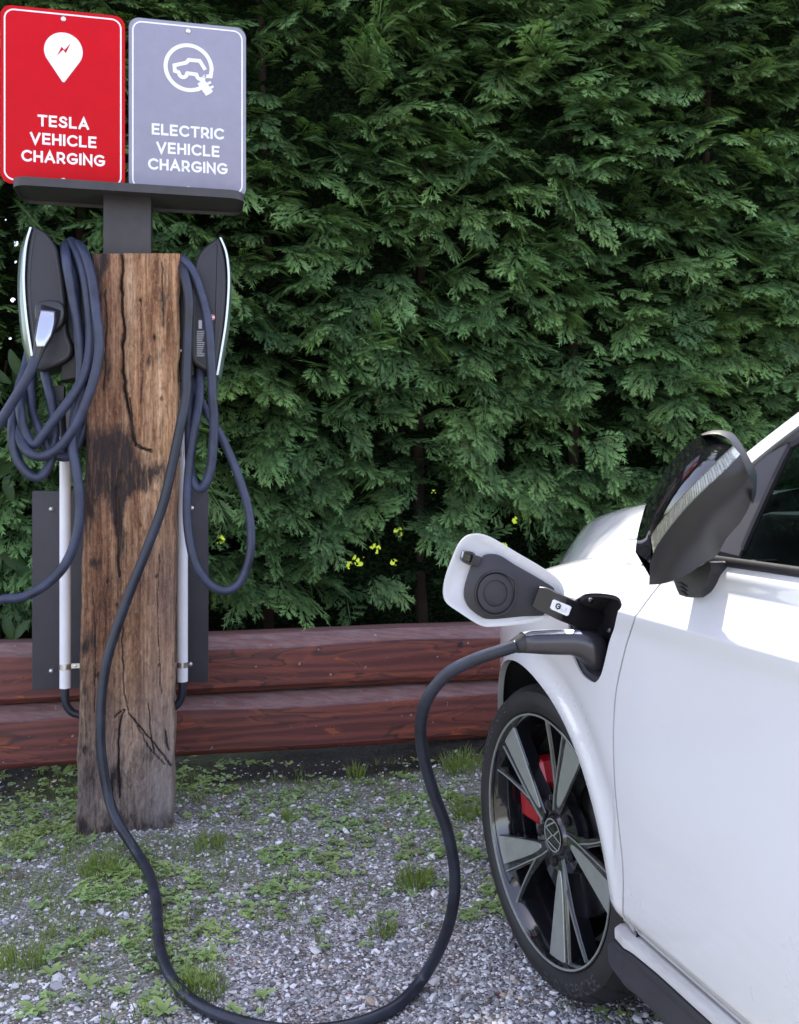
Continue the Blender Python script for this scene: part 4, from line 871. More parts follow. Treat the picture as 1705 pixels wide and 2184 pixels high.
sP = np.array([Q(x, y, -.058 - .0 + (.02 if y < 680 else 0)) for x, y in sv])
o_ = [-.040, -.040, -.062, -.070, -.075, -.075, -.070, -.060]; sP = np.array([Q(x, y, o) for (x, y), o in zip(sv, o_)])
cm = sP.mean(0); MB().loft([sP + B2 * .01, sP, cm + (sP - cm) * .86 - B2 * .003, cm + (sP - cm) * .5 - B2 * .004]).build('silver_back', MAT['silver'], pg, 60)

cr_ = cable_thing('long blue black cable running from the right charger over the gravel to the car', tuple(Q(270, 1500, 0)))
main = [Q(x, y, o) for x, y, o in ((392, 600, .12), (384, 553, .06), (393, 583, -.01), (403, 636, -.03), (402, 703, -.03), (399, 787, -.04), (397, 846, -.045), (384, 913, -.05), (367, 996, -.05), (347, 1080, -.055), (314, 1170, -.06), (284, 1246, -.06), (253, 1330, -.06), (231, 1400, -.065), (219, 1470, -.07), (215, 1540, -.08), (217, 1610, -.09), (232, 1700, -.11))]
main += [at(x, y, Yc) for x, y, Yc in ((255, 1760, 2.46), (290, 1815, 2.43))]
def gnd_at(x, y, r):
    g_ = 0.
    for _ in range(4): p = at(x, y, F * (CAM_H - r - .002 - g_) / (y - HY)); g_ = float(gz(p[0], p[1]))
    return p
main += [gnd_at(x, y, .013) for x, y in ((318, 1862), (333, 1920), (337, 1975), (345, 2035), (366, 2085), (405, 2130), (470, 2165), (560, 2190), (650, 2198), (740, 2188), (810, 2165), (858, 2136))]
main += [at(x, y, Yc) for x, y, Yc in ((903, 2085, 1.80), (942, 2015, 1.765), (965, 1940, 1.745), (970, 1860, 1.73), (955, 1775, 1.71), (925, 1690, 1.69), (903, 1610, 1.665), (898, 1540, 1.64), (915, 1485, 1.61), (955, 1437, 1.585), (1010, 1408, 1.565), (1062, 1390, 1.55), (1104, 1377, 1.541))]
Pm = cr(main, 8); rr_ = np.interp(Pm[:, 1], [1.5, 1.7, 2.0, 2.5, 2.6], [.0108, .0112, .0122, .0135, .0138])
MB().tube(Pm, rr_, 16).build('cable', MAT['rubber2'], cr_, 180)
loopA = [(392, 600, .12), (385, 552, .03), (410, 577, .0), (430, 630, -.01), (444, 687, -.02), (450, 753, -.03), (454, 853, -.02), (457, 900, -.01), (452, 985, .0), (440, 1030, .0), (425, 1042, .01), (412, 1025, .02), (405, 980, .04), (404, 900, .06), (408, 800, .09)]
MB().tube(cpath(loopA), rad_, 12).build('cable', MAT['rubber'], cr_, 180)
loopB = [(430, 770, .08), (427, 820, .06), (424, 863, .04), (410, 946, .02), (401, 1030, .01), (400, 1113, .0), (413, 1190, -.01), (441, 1240, -.01), (478, 1260, -.01), (512, 1242, -.01), (534, 1180, -.01), (532, 1096, -.0), (508, 1013, .01), (477, 940, .03), (446, 886, .05), (420, 836, .08), (408, 790, .1)]
MB().tube(cpath(loopB), rad_ * .93, 12).build('cable', MAT['rubber'], cr_, 180)

# ================================================================ CAR
car = thing('parked_car', 'white hatchback with open charging flap parked beside the hedge at right', 'car', tuple(CP(1.3, -.87, 0)))
zk = np.array([.10, .18, .225, .245, .284, .294, .312, .321, .3625, .45, .55, .70, .79, .824, .8285, .8325, .862, .888, .904, .93, .96])
Dk = np.array([-.09, -.055, .020, .034, .034, .040, .039, .023, .053, .059, .061, .057, .055, .0605, .0610, .0585, .041, .027, .0245, .005, -.02])
Fk = np.array([-.09, -.055, .020, .034, .034, .039, .038, .022, .051, .053, .054, .052, .052, .0565, .0570, .0530, .010, -.095, -.16, -.25, -.35])
def pchip(x, xk, yk):
    h = np.diff(xk); d = np.diff(yk) / h; m = np.zeros(len(xk)); m[1:-1] = np.where(d[:-1] * d[1:] > 0, 2 * d[:-1] * d[1:] / (d[:-1] + d[1:] + 1e-12), 0); m[0] = d[0]; m[-1] = d[-1]
    i = np.clip(np.searchsorted(xk, x) - 1, 0, len(h) - 1); t = (x - xk[i]) / h[i]
    return (2 * t ** 3 - 3 * t ** 2 + 1) * yk[i] + (t ** 3 - 2 * t ** 2 + t) * h[i] * m[i] + (-2 * t ** 3 + 3 * t ** 2) * yk[i + 1] + (t ** 3 - t ** 2) * h[i] * m[i + 1]
def tside(s, z):
    s, z = np.broadcast_arrays(np.asarray(s, float), np.asarray(z, float)); zc = np.clip(z + drop(s) * sm(.50, .80, z + drop(s)), .1, .96)
    f = sm(.18, .46, s); t = pchip(zc.ravel(), zk, Dk).reshape(z.shape) * f + pchip(zc.ravel(), zk, Fk).reshape(z.shape) * (1 - f)
    tp = .55 * np.clip(.12 - s, 0, None) ** 2 + .05 * np.clip(s - 2.2, 0, None) ** 2
    # rolled wheel-arch lip
    rr = np.hypot(s + .0, z - .311); lip = .004 * np.exp(-((rr - .362) / .012) ** 2) - .004 * np.exp(-((rr - .40) / .022) ** 2) * (s < .36) * (z > .34)
    return t - tp + lip
def drop(s): s = np.asarray(s, float); return .30 * np.clip(.10 - s, 0, None) ** 1.35
HALF = .87   # half width: car centre plane is t = -HALF
def inpoly(x, y, poly):
    poly = np.asarray(poly); r = np.zeros(np.shape(x), bool); j = len(poly) - 1
    for i in range(len(poly)):
        xi, yi = poly[i]; xj, yj = poly[j]; c = ((yi > y) != (yj > y)) & (x < (xj - xi) * (y - yi) / (yj - yi + 1e-15) + xi); r ^= c; j = i
    return r
def snap(p, polys):
    best = None
    for poly in polys:
        a = np.asarray(poly); b = np.roll(a, -1, 0); ab = b - a; t = np.clip(((p - a) * ab).sum(1) / ((ab ** 2).sum(1) + 1e-15), 0, 1); q = a + ab * t[:, None]; d = ((q - p) ** 2).sum(1); i = d.argmin()
        if best is None or d[i] < best[0]: best = (d[i], q[i])
    return best[1]
def panel(name, outer, mat, parent, holes=(), step=.008, tf=tside, th=.010, zrows=None, mirror=False, label=None):
    outer = np.asarray(outer); s0, z0 = outer.min(0); s1, z1 = outer.max(0)
    ss = np.arange(s0 - step, s1 + 2 * step, step)
    zs = np.arange(z0 - step, z1 + 2 * step, step) if zrows is None else zrows
    SS, ZZ_ = np.meshgrid(ss, zs); cs_ = (SS[:-1, :-1] + SS[1:, 1:]) / 2; cz = (ZZ_[:-1, :-1] + ZZ_[1:, 1:]) / 2
    kp = inpoly(cs_, cz, outer)
    for h in holes: kp &= ~inpoly(cs_, cz, h)
    ii = np.arange(SS.size).reshape(SS.shape); q = np.stack([ii[:-1, :-1], ii[:-1, 1:], ii[1:, 1:], ii[1:, :-1]], -1)[kp]
    used, inv = np.unique(q, return_inverse=True); q = inv.reshape(-1, 4); P = np.stack([SS.ravel()[used], ZZ_.ravel()[used]], 1)
    e = np.concatenate([q[:, [0, 1]], q[:, [1, 2]], q[:, [2, 3]], q[:, [3, 0]]]); es = np.sort(e, 1); key = es[:, 0].astype(np.int64) * len(P) + es[:, 1]
    u, ix, ct = np.unique(key, return_index=True, return_counts=True); be = e[ix[ct == 1]]
    bv = np.unique(be)
    for i in bv: P[i] = snap(P[i], [outer, *holes])
    T = tf(P[:, 0], P[:, 1]); V = CP(P[:, 0], T, P[:, 1])
    mp = {v: len(P) + i for i, v in enumerate(bv)}; mp2 = {v: len(P) + len(bv) + i for i, v in enumerate(bv)}
    V = np.concatenate([V, V[bv] - N3 * .0012, V[bv] - N3 * th]) if th else V
    Fc = [tuple(f) for f in q]
    if th:
        for a, b in be: Fc.append((b, a, mp[a], mp[b])); Fc.append((mp[b], mp[a], mp2[a], mp2[b]))
    o = mk(name, V, Fc, mat, parent, sharp=40)
    if label: o['label'] = label
    if mirror:
        d = (V - np.array([*W0, 0])) @ N3; V2 = V - np.outer(2 * (d + HALF), N3); mk(name, V2, [f[::-1] for f in Fc], mat, parent, sharp=40)
    return o
def px_poly(pts, tf=tside): return [pix_sz(x, y, tf) for x, y in pts]
# --- fender ---
ARCH_C = (0.0, .311)
arch_rear = px_poly([(1306, 1965), (1298, 1945), (1286, 1885), (1278, 1826), (1267, 1721), (1256, 1665), (1244, 1612), (1229, 1552), (1211, 1482), (1193, 1440), (1167, 1398)])
arch_front = px_poly([(1096, 1400), (1080, 1450), (1071, 1488)])
seam = px_poly([(1408, 1246), (1380, 1282), (1354, 1320), (1342, 1357), (1330, 1400), (1314, 1477), (1309, 1550), (1309, 1609), (1312, 1680), (1317.6, 1740), (1329, 1852), (1329, 1935), (1351, 2002)])
print('arch_rear', [tuple(round(v, 3) for v in p) for p in arch_rear]); print('arch_front', arch_front); print('seam', [tuple(round(v, 3) for v in p) for p in seam])
hx = px_poly([(1160, 1203), (1251, 1190), (1305, 1187)]); print('hoodline', hx)
belt = px_poly([(1517, 1190), (1600, 1203), (1705, 1221)]); print('belt', belt)
AR = .352
def archpt(a, R_=AR): return (ARCH_C[0] + R_ * math.cos(R(a)), ARCH_C[1] + R_ * math.sin(R(a)))
arch = [archpt(a, .345 + .014 * sm(30, 90, a)) for a in np.linspace(4, 176, 60)]
seam_c = [tuple(p) for p in cr(seam, 4)]
seam_top = (seam[0][0] + .012, .885)
fender = [(seam[-1][0] - .004, .3225)] + [(.322, .3225)] + arch[0:] + [(-.36, .42), (-.40, .60), (-.42, .60)] + [(x, .882 - float(drop(x))) for x in np.arange(-.42, .31, .04)] + [(seam_top[0], seam_top[1])]
fender += [(p[0] - .0022, p[1]) for p in seam_c if p[1] > .323]
port = px_poly([(1221, 1290), (1232, 1276), (1248, 1267), (1275, 1265), (1302, 1268), (1318, 1273), (1325, 1283), (1323, 1299), (1312, 1333), (1301, 1366), (1290, 1412), (1282, 1440), (1271, 1455), (1258, 1452), (1240, 1437), (1228, 1414), (1218, 1385), (1213, 1340), (1214, 1305)])
portc = [tuple(p) for p in cr(port, 4, True)]; print('port', [tuple(round(v, 3) for v in p) for p in port])
zr = np.unique(np.round(np.r_[np.arange(.30, .82, .008), np.arange(.82, .97, .0018)], 4))
panel('front_fender', fender, MAT['paint'], car, holes=[portc], step=.006, zrows=zr, th=.014)
panel('front_fender', fender, MAT['paint'], car, step=.012, zrows=zr, th=.014, tf=lambda s, z: -2 * HALF - tside(s, z), label='right front fender')
# --- doors, sill ---
zr2 = np.unique(np.round(np.r_[np.arange(.316, .37, .003), np.arange(.37, .80, .01), np.arange(.80, .97, .002)], 4))
door = [(p[0] + .0022, p[1]) for p in seam_c if p[1] > .323] + [(seam_c[-1][0] + .003, .3225), (1.42, .3225), (1.50, .55), (1.50, .93)] + [(.44, .925), (seam_top[0] + .02, .91)]
rear_door = [(1.4245, .3225), (2.2, .3225), (2.25, .60), (2.42, .80), (2.42, .935), (1.5045, .93), (1.5045, .55)]
door_o = panel('front_door', door, MAT['paint'], car, step=.009, zrows=zr2, mirror=True)
panel('rear_door', rear_door, MAT['paint'], car, step=.02, zrows=zr2, mirror=True)
sills = [(.338, .270), (.338, .335), (2.24, .335), (2.24, .270)]
panel('sill', [(.332, .297), (.328, .3185), (2.24, .3205), (2.24, .304), (.45, .3035)], MAT['paint'], car, step=.012, zrows=np.arange(.27, .34, .0025), mirror=True)
panel('sill_trim', [(.331, .295), (.306, .274), (.310, .248), (.340, .230), (.42, .205), (2.24, .205), (2.24, .3022), (.45, .3018)], MAT['trim'], car, step=.012, zrows=np.arange(.08, .30, .006), mirror=True, tf=lambda s, z: tside(s, z) + .004)
quarter = [(2.2045, .331)] + [(2.64 + .36 * math.cos(R(a)), .311 + .36 * math.sin(R(a))) for a in np.linspace(176, 4, 40)] + [(3.2, .35), (3.38, .55), (3.36, .93), (2.4245, .935), (2.4245, .80), (2.2545, .60)]
panel('quarter_panel', quarter, MAT['paint'], car, step=.02, zrows=zr2, mirror=True)
bump_s = [(-.345, .345), (-.36, .415), (-.402, .60), (-.422, .80), (-.60, .74), (-.70, .62), (-.74, .40), (-.70, .20), (-.42, .17), (-.36, .25)]
panel('bumper_side', [(-.362, .30), (-.364, .42), (-.404, .58), (-.424, .595), (-.424, .745), (-.60, .69), (-.72, .60), (-.74, .40), (-.70, .18), (-.42, .16), (-.37, .22)], MAT['paint'], car, step=.015, mirror=True)
# front face loft between both bumper sides, rear face likewise
def face(name, s_edge, s_mid, zs, mat, tfac=1.):
    V = []; n = 17
    for z in zs:
        t0 = float(tside(s_edge, min(z, .8))) if z < .8 else float(tside(s_edge, .8))
        for u in np.linspace(-1, 1, n): t = -HALF + u * (HALF + t0); V.append(CP(s_edge + (s_mid - s_edge) * (1 - abs(u) ** 2.4), t, z))
    Fc = [(i * n + j, i * n + j + 1, (i + 1) * n + j + 1, (i + 1) * n + j) for i in range(len(zs) - 1) for j in range(n - 1)]
    return mk(name, np.array(V).reshape(-1, 3), Fc, mat, car, sharp=50)
face('front_bumper', -.70, -.86, np.linspace(.18, .70, 9), MAT['paint']); face('tailgate', 3.33, 3.50, np.linspace(.2, .95, 9), MAT['paint'])
# --- hood, roof, windscreen: height fields over s,t ---
hk_t = np.array([-.87, -.70, -.50, -.36, -.29, -.235, -.19, -.14, -.10, -.07, -.02]); hk_z = np.array([1.010, 1.008, 1.002, .994, .982, .964, .938, .902, .868, .855, .83])
def hoodz(s, t):
    tt = t + 0.55 * np.clip(.12 - s, 0, None) ** 2 * .7
    z = pchip(np.clip(tt, -.87, -.02).ravel(), hk_t, hk_z).reshape(np.shape(tt)); return z + .085 * (np.maximum(s, .1) + .17) - .018 - drop(s) * (1 - .60 * sm(-.08, -.26, tt))
def hfield(name, sv, tv, zf, mat, mirror=True, edge=None):
    SS, TT = np.meshgrid(sv, tv, indexing='ij')
    if edge: TT = edge(SS, TT)
    Zf = zf(SS, TT); V = CP(SS, TT, Zf).reshape(-1, 3); n, m = SS.shape; ii = np.arange(n * m).reshape(n, m); q = np.stack([ii[:-1, :-1], ii[1:, :-1], ii[1:, 1:], ii[:-1, 1:]], -1).reshape(-1, 4)
    if mirror:
        d = (V - np.array([*W0, 0])) @ N3; V2 = V - np.outer(2 * (d + HALF), N3); q2 = q[:, ::-1] + len(V); V = np.concatenate([V, V2]); q = np.concatenate([q, q2])
    return mk(name, V, q, mat, car, sharp=40)
def hedge_t(SS, TT):   # stretch so that the hood's edge meets the fender top
    f = (TT + .87) / (.87 - .066); e = -.066 - .55 * np.clip(.12 - SS, 0, None) ** 2 * .8; return -.87 + f * (.87 + e)
hfield('bonnet', np.linspace(-.74, .30, 60), np.linspace(-.87, -.066, 70), hoodz, MAT['paint'], edge=hedge_t)
PB = (.23, -.10, .93)   # A pillar foot
def tg(s, z): return -.022 - .35 * (np.asarray(z, float) - .925)
def gp(px, py): s, z = pix_sz(px, py, tg); return CP(s, float(tg(s, z)), z), (s, z)
def strip(name, A, B_, mat, th=.012, parent=car, mirror=True):
    A = np.array(A); B_ = np.array(B_); d = -N3 * th; rings = [np.array([a, b, b + d, a + d]) for a, b in zip(A, B_)]
    m = MB().loft(rings); o = m.build(name, mat, parent, 40)
    if mirror:
        V = np.array(m.V); dd = (V - np.array([*W0, 0])) @ N3; V2 = V - np.outer(2 * (dd + HALF), N3); mk(name, V2, [f[::-1] for f in m.F], mat, parent, sharp=40)
    return o
top_px = [(1395, 1128), (1500, 1042), (1597, 962), (1705, 878)]; low_px = [(1420, 1140), (1520, 1060), (1607, 988), (1705, 911)]
T1 = [pix_sz(*p, tg) for p in top_px]; T2 = [pix_sz(*p, tg) for p in low_px]; print('pillar', T1, T2)
def ext(L, pts): return L + pts
def G3(p, dt=0.): return CP(p[0], float(tg(*p)) + dt, p[1])
up = [(.80, 1.262), (1.0, 1.352), (1.25, 1.42), (1.5, 1.45), (2.0, 1.45), (2.6, 1.40), (3.0, 1.33)]; dn = [(.81, 1.238), (1.01, 1.328), (1.26, 1.396), (1.5, 1.426), (2.0, 1.424), (2.6, 1.374), (2.98, 1.305)]
T1e = [tuple(p) for p in cr(T1 + up, 5)]; T2e = [tuple(p) for p in cr(T2 + dn, 5)]
strip('pillar', [G3(p) for p in T1e], [G3(p, .004) for p in T2e], MAT['paint'], .03)
g_px = [(1568, 1186), (1592, 1130), (1615, 1071), (1645, 1008), (1674, 953), (1705, 933)]; g_sz = [pix_sz(*p, tg) for p in g_px]; print('glass', g_sz)
f1 = [(1440, 1152), (1523, 1076), (1609, 994), (1705, 917)]; f1s = [pix_sz(*p, tg) for p in f1]
inner_up = [(.81, 1.212), (1.02, 1.302), (1.27, 1.370), (1.5, 1.40), (2.0, 1.398), (2.55, 1.352), (2.9, 1.28)]
fr_out = [tuple(p) for p in cr(f1s + [(.81, 1.232), (1.012, 1.323), (1.262, 1.391), (1.5, 1.421), (2.0, 1.419), (2.58, 1.370), (2.95, 1.30)], 5)]
fr_in = [tuple(p) for p in cr([pix_sz(1568, 1186, tg), pix_sz(1600, 1110, tg), pix_sz(1674, 953, tg), pix_sz(1705, 930, tg)] + inner_up, 5)]
n_ = min(len(fr_out), len(fr_in)); strip('door_frame', [G3(p, -.001) for p in fr_out[:n_]], [G3(p, -.006) for p in fr_in[:n_]], MAT['pillarin'], .012)
# bright line between frame pieces and the rubber seal
strip('window_seal', [G3(p, -.003) for p in fr_in[2:n_]], [G3((p[0] + .006, p[1] - .006), -.003) for p in fr_in[2:n_]], MAT['frame'], .006)
# glass sheet
gl_top = fr_in[:n_]; gb = [(p[0] + .02 * 0, .925) for p in gl_top]
gA = [G3(p, -.010) for p in gl_top]; s_lo = np.linspace(g_sz[0][0], 2.95, n_); gB = [G3((s, .922), -.010) for s in s_lo]
mg = MB().loft([np.array([a, b]) for a, b in zip(gA, gB)], False, False, closed=False); mg.build('side_window', MAT['glass'], car, 40)
V = np.array(mg.V); dd = (V - np.array([*W0, 0])) @ N3; mk('side_window', V - np.outer(2 * (dd + HALF), N3), [f[::-1] for f in mg.F], MAT['glass'], car, sharp=40)
# belt moulding
bt = [(s, .918 + .004 * (s - .4)) for s in np.linspace(.425, 2.5, 40)]
rings = []
for s, z in bt:
    t0 = float(tside(s, z)) ; c = CP(s, t0 - .004, z + .004); rings.append([c + N3 * .008 * math.cos(a) + Z3 * .0075 * math.sin(a) for a in np.arange(12) * math.pi / 6])
MB().loft(rings).build('belt_moulding', MAT['frame'], car, 60)
for s in (1.48,): strip('centre_pillar', [G3((s, .92), -.004), G3((s + .05, 1.40), -.004)], [G3((s + .09, .92), -.004), G3((s + .12, 1.40), -.004)], MAT['blkgloss'], .02)
# windscreen and roof
n = 24; A_ = [G3(p, -.012) for p in T1e[:n]]; ws = []
for a in A_:
    d = (a - np.array([*W0, 0])) @ N3; ws.append([a - N3 * (d + HALF) * 2 * u + (-R3 * .10 + Z3 * .02) * (1 - (2 * u - 1) ** 2) for u in np.linspace(0, 1, 13)])
MB().loft(ws, False, False, closed=False).build('windscreen', MAT['glass'], car, 60)
rf = []
for p in T1e[n - 1:]:
    a = G3(p, -.004); d = (a - np.array([*W0, 0])) @ N3; rf.append([a - N3 * (d + HALF) * 2 * u + Z3 * .035 * (1 - (2 * u - 1) ** 4) for u in np.linspace(0, 1, 13)])
MB().loft(rf, False, False, closed=False).build('roof', MAT['paint'], car, 60)
a, b = rf[-1], [CP(3.36, t, .95) for t in np.linspace(.0, -2 * HALF, 13)]
MB().loft([np.array(a), np.array(b)], False, False, closed=False).build('rear_window', MAT['glass'], car, 60)
# cowl between bonnet and screen
cw = [[CP(s, t, .925 + (s - .2) * .15) for t in np.linspace(-.07, -2 * HALF + .07, 9)] for s in (.18, .42)]
MB().loft([np.array(q) for q in cw], False, False, closed=False).build('cowl', MAT['trim'], car, 60)
# interior
MB().prism(np.array([CP(s_, -.13, z_) for s_, z_ in ((.36, .80), (.36, .955), (.48, .985), (.70, .990), (.80, .975), (.86, .92), (.84, .80))]), -N3 * 1.48, .01).build('dashboard', MAT['dash'], car)
MB().box(CP(1.75, -HALF, .38), R3 * 1.45, N3 * .80, Z3 * .03).build('cabin_floor', MAT['dash'], car)
st = thing('x', 'x', 'x'); bpy.data.objects.remove(st)
swc = CP(.90, -.50, .93); ax = -R3 * .9 + Z3 * -.35; ax = R3 * .93 + Z3 * .36; ax /= np.linalg.norm(ax); uu = N3; vv = np.cross(ax, uu)
sw = MB().tube([swc + .18 * (math.cos(a) * uu + math.sin(a) * vv) for a in np.linspace(0, 2 * math.pi, 41)], .014, 10, False); sw.box(swc - ax * .02, uu * .17, vv * .02, ax * .01); sw.box(swc - ax * .03, uu * .06, vv * .06, ax * .02)
sw.build('steering_wheel', MAT['dash'], car, 60)
for t_ in (-.48, -1.26):
    P = [CP(s, t_, z) for s, z in ((1.25, .45), (1.30, .60), (1.75, .60), (2.02, 1.12), (2.12, 1.10), (1.92, .50))]; MB().prism(np.array([p + N3 * .24 for p in P]), -N3 * .48, .04, 3).build('seat', MAT['dash'], car, 50)
    MB().prism(np.array([CP(s, t_, z) + N3 * .12 for s, z in ((2.03, 1.13), (2.08, 1.28), (2.15, 1.28), (2.13, 1.12))]), -N3 * .24, .02, 3).build('headrest', MAT['dash'], car, 50)
# arch liner: half drum behind the fender
ln = []
for a in np.linspace(-12, 192, 40):
    R_ = .375; ln.append([CP(R_ * math.cos(R(a)), t, .311 + R_ * math.sin(R(a))) for t in (float(tside(R_ * math.cos(R(a)) * .97, .311 + R_ * max(0, math.sin(R(a))))) - .010, -.12, -.30, -.46)])
MB().loft([np.array(q) for q in ln], False, False, closed=False).build('arch_liner', MAT['liner'], car, 60)
MB().box(CP(0, -.50, .45), R3 * .42, N3 * .02, Z3 * .32).build('inner_wall', MAT['liner'], car)
MB().box(CP(1.35, -HALF, .235), R3 * 1.0, N3 * .74, Z3 * .09).build('underbody', MAT['liner'], car)

# --- wheels ---
RT, RRm, WZ, STEER = .293, .2365, .327, 2.5
def wheel(sc, tc=0., side=1, parent=car, detail=True):
    ca_, sa_ = math.cos(R(STEER)), math.sin(R(STEER)); nrm = (N3 * ca_ + R3 * sa_) * side; cen = CP(sc, tc, WZ)
    wh = bpy.data.objects.new('wheel', None); COL.objects.link(wh); wh.parent = parent
    e1 = (R3 * -ca_ + N3 * sa_) * side; e2 = Z3                      # e1: image-left when seen from outside on the left side -> forward
    def wp(r, a, d): return cen + r * (-math.cos(a) * e1 + math.sin(a) * e2) + nrm * d       # a=0 rearward, 90 up, 180 forward
    # tyre lathe with tread grooves
    prof = [(RRm - .004, -.012), (RRm + .001, -.003), (RRm + .006, .002), (RRm + .018, .006), (RRm + .030, .005), (RRm + .042, -.001), (RT - .009, -.010), (RT - .003, -.018), (RT - .0005, -.030), (RT, -.040), (RT, -.052), (RT - .008, -.053), (RT - .008, -.060), (RT + .001, -.061), (RT + .001, -.088), (RT - .008, -.089), (RT - .008, -.097), (RT + .001, -.098), (RT + .001, -.128), (RT - .008, -.129), (RT - .008, -.137), (RT, -.138), (RT, -.165), (RT - .004, -.185), (RT - .014, -.2), (RT - .05, -.21), (RRm - .01, -.2)]
    n = 320; V = []; Fc = []
    for i in range(n):
        a = i * 2 * math.pi / n
        for r, d in prof:
            g_ = 0
            if -.05 < d < -.008 or -.19 < d < -.14: g_ = .0045 if i % 10 in (0,) else 0
            aa = a + (abs(d + .095) * 1.0 if abs(d + .095) > .045 else 0)
            V.append(wp(r - g_, aa, d))
    m = len(prof)
    for i in range(n):
        for j in range(m - 1): k = (i + 1) % n; Fc.append((i * m + j, k * m + j, k * m + j + 1, i * m + j + 1))
    mk('tyre', V, Fc, MAT['tyre'], wh, sharp=30)
    # barrel + outer rim lip
    V = []; Fc = []; prof = [(RRm + .001, -.010), (RRm, -.001), (RRm - .003, .000), (RRm - .008, -.006), (RRm - .014, -.016), (RRm - .020, -.04), (RRm - .030, -.07), (RRm - .034, -.16), (RRm - .02, -.185)]
    mm = MB().loft([[wp(r, -a, d) for a in np.arange(72) * math.pi / 36] for r, d in prof], False, False); mm.build('rim_barrel', MAT['rimblk'], wh, 50)
    MB().loft([[wp(r, -a, d) for a in np.arange(96) * math.pi / 48] for r, d in [(RRm - .0052, -.0040), (RRm - .0046, .0004), (RRm - .0018, .0010), (RRm - .0008, -.002)]], False, False).build('rim_edge', MAT['rimsil'], wh, 50)
    def dz(r): return -.012 - .020 * (1 - r) ** 1.0      # dished face, r is relative to the rim
    def poly3(pp, d0, th_, name, mat, bev=.0015):
        top = np.array([wp(r * RRm, R(a), dz(r) + d0) for r, a in pp]); c_ = top.mean(0); ins = inset(top, nrm, bev)
        m_ = MB().loft([ins, top - nrm * bev, top - nrm * th_], True, True); m_.build(name, mat, wh, 30)
    # hub
    hp = [(.001, .005), (.030, .005), (.036, .003), (.040, -.003), (.075, -.008), (.078, -.03)]
    MB().loft([[wp(r, -a, dz(.15) + d) for a in np.arange(40) * math.pi / 20] for r, d in hp], True, False).build('hub', MAT['rimblk'], wh, 35)
    for k in range(5):
        ph = 57 + 72 * k
        # black spoke body (Y form)
        body_b = [(.97, ph - 1), (.60, ph + 1.2), (.30, ph + 7), (.20, ph + 12), (.20, ph + 40), (.30, ph + 34), (.42, ph + 28.5), (.56, ph + 24.5), (.75, ph + 21.5), (.975, ph + 18.5), (.975, ph + 9)]
        poly3(body_b, 0., .030, 'spoke', MAT['rimblk'], .002)
        arm = [(.50, ph + 23), (.36, ph + 28), (.20, ph + 34), (.20, ph + 42), (.40, ph + 34.5), (.60, ph + 33), (.80, ph + 34.6), (.985, ph + 36), (.985, ph + 33.2), (.80, ph + 30.6), (.62, ph + 27.6)]
        poly3(arm, -.001, .028, 'spoke_arm', MAT['rimblk'], .0015)
        # machined faces
        blade = [(.965, ph - .4), (.78, ph + .6), (.60, ph + 2.4), (.45, ph + 5.), (.33, ph + 9.5), (.27, ph + 15.), (.28, ph + 21.), (.34, ph + 21.5), (.45, ph + 19.8), (.60, ph + 17.4), (.78, ph + 15.4), (.965, ph + 14.2)]
        poly3(blade, .0022, .002, 'machined_face', MAT['rimsil'], .0006)
        lw_ = .010
        def line(pts, w_, name='machined_line'):
            P = np.array([(r * math.cos(R(a)), r * math.sin(R(a))) for r, a in pts]); L_, R_2 = ribbon(cr(P, 4), w_)
            Lp, Rp = [[wp(np.hypot(*p) * RRm, math.atan2(p[1], p[0]), dz(np.hypot(*p)) + .0024) for p in q] for q in (L_, R_2)]
            rings = [np.array([a_, b_, b_ - nrm * .003, a_ - nrm * .003]) for a_, b_ in zip(Lp, Rp)]; MB().loft(rings).build(name, MAT['rimsil'], wh, 30)
        line([(.965, ph + 18.), (.75, ph + 19.8), (.55, ph + 22.6), (.42, ph + 26.), (.30, ph + 31.), (.21, ph + 36.)], .010)
        line([(.975, ph + 35.), (.80, ph + 32.6), (.62, ph + 30.2), (.50, ph + 28.4), (.43, ph + 26.6)], .010)
        line([(.965, ph + 13.6), (.965, ph + 18.3)], .013)
        # lug
        c_ = wp(.056, R(ph + 62), dz(.2) + .0); MB().disc(c_, nrm, [(.0001, .004), (.006, .004), (.0065, .001), (.0095, .0015), (.0105, -.004)], 12).build('lug_bolt', MAT['blkmatte'], wh)
    # cap with emblem: ring, V over W
    cc_ = wp(0, 0, dz(.15) + .0056)
    rot = R(-78)
    def em(x, y, o): c2_, s2 = math.cos(rot), math.sin(rot); X_, Y_ = x * c2_ - y * s2, x * s2 + y * c2_; return cc_ - e1 * X_ + e2 * Y_ + nrm * o
    q = .0305; rb = [ribbon(arc(0, 0, q, q, 0, 360, 40), .0030), ribbon([(-.0120, .0265), (0, .0045), (.0120, .0265)], .0032), ribbon([(-.0265, .0135), (-.0125, -.0240), (0, -.0005), (.0125, -.0240), (.0265, .0135)], .0032)]
    put_ribbons(rb, em, .0006).build('emblem', MAT['rimsil'], wh)
    # brake disc and caliper
    MB().loft([[wp(r, -a, d) for a in np.arange(64) * math.pi / 32] for r, d in [(.07, -.095), (.075, -.070), (.085, -.068), (.152, -.068), (.155, -.071), (.155, -.094), (.150, -.097)]], True, True).build('brake_disc', MAT['disc'], wh, 40)
    cp = [(.105, 132), (.145, 127), (.165, 133), (.180, 150), (.182, 172), (.172, 188), (.10, 192), (.088, 176), (.108, 155), (.098, 142)]
    top = np.array([wp(r, R(a), -.045) for r, a in cp]); ins = inset(top, nrm, .006); MB().loft([ins, top - nrm * .006, top - nrm * .055], True, True).build('brake_caliper', MAT['caliper'], wh, 30)
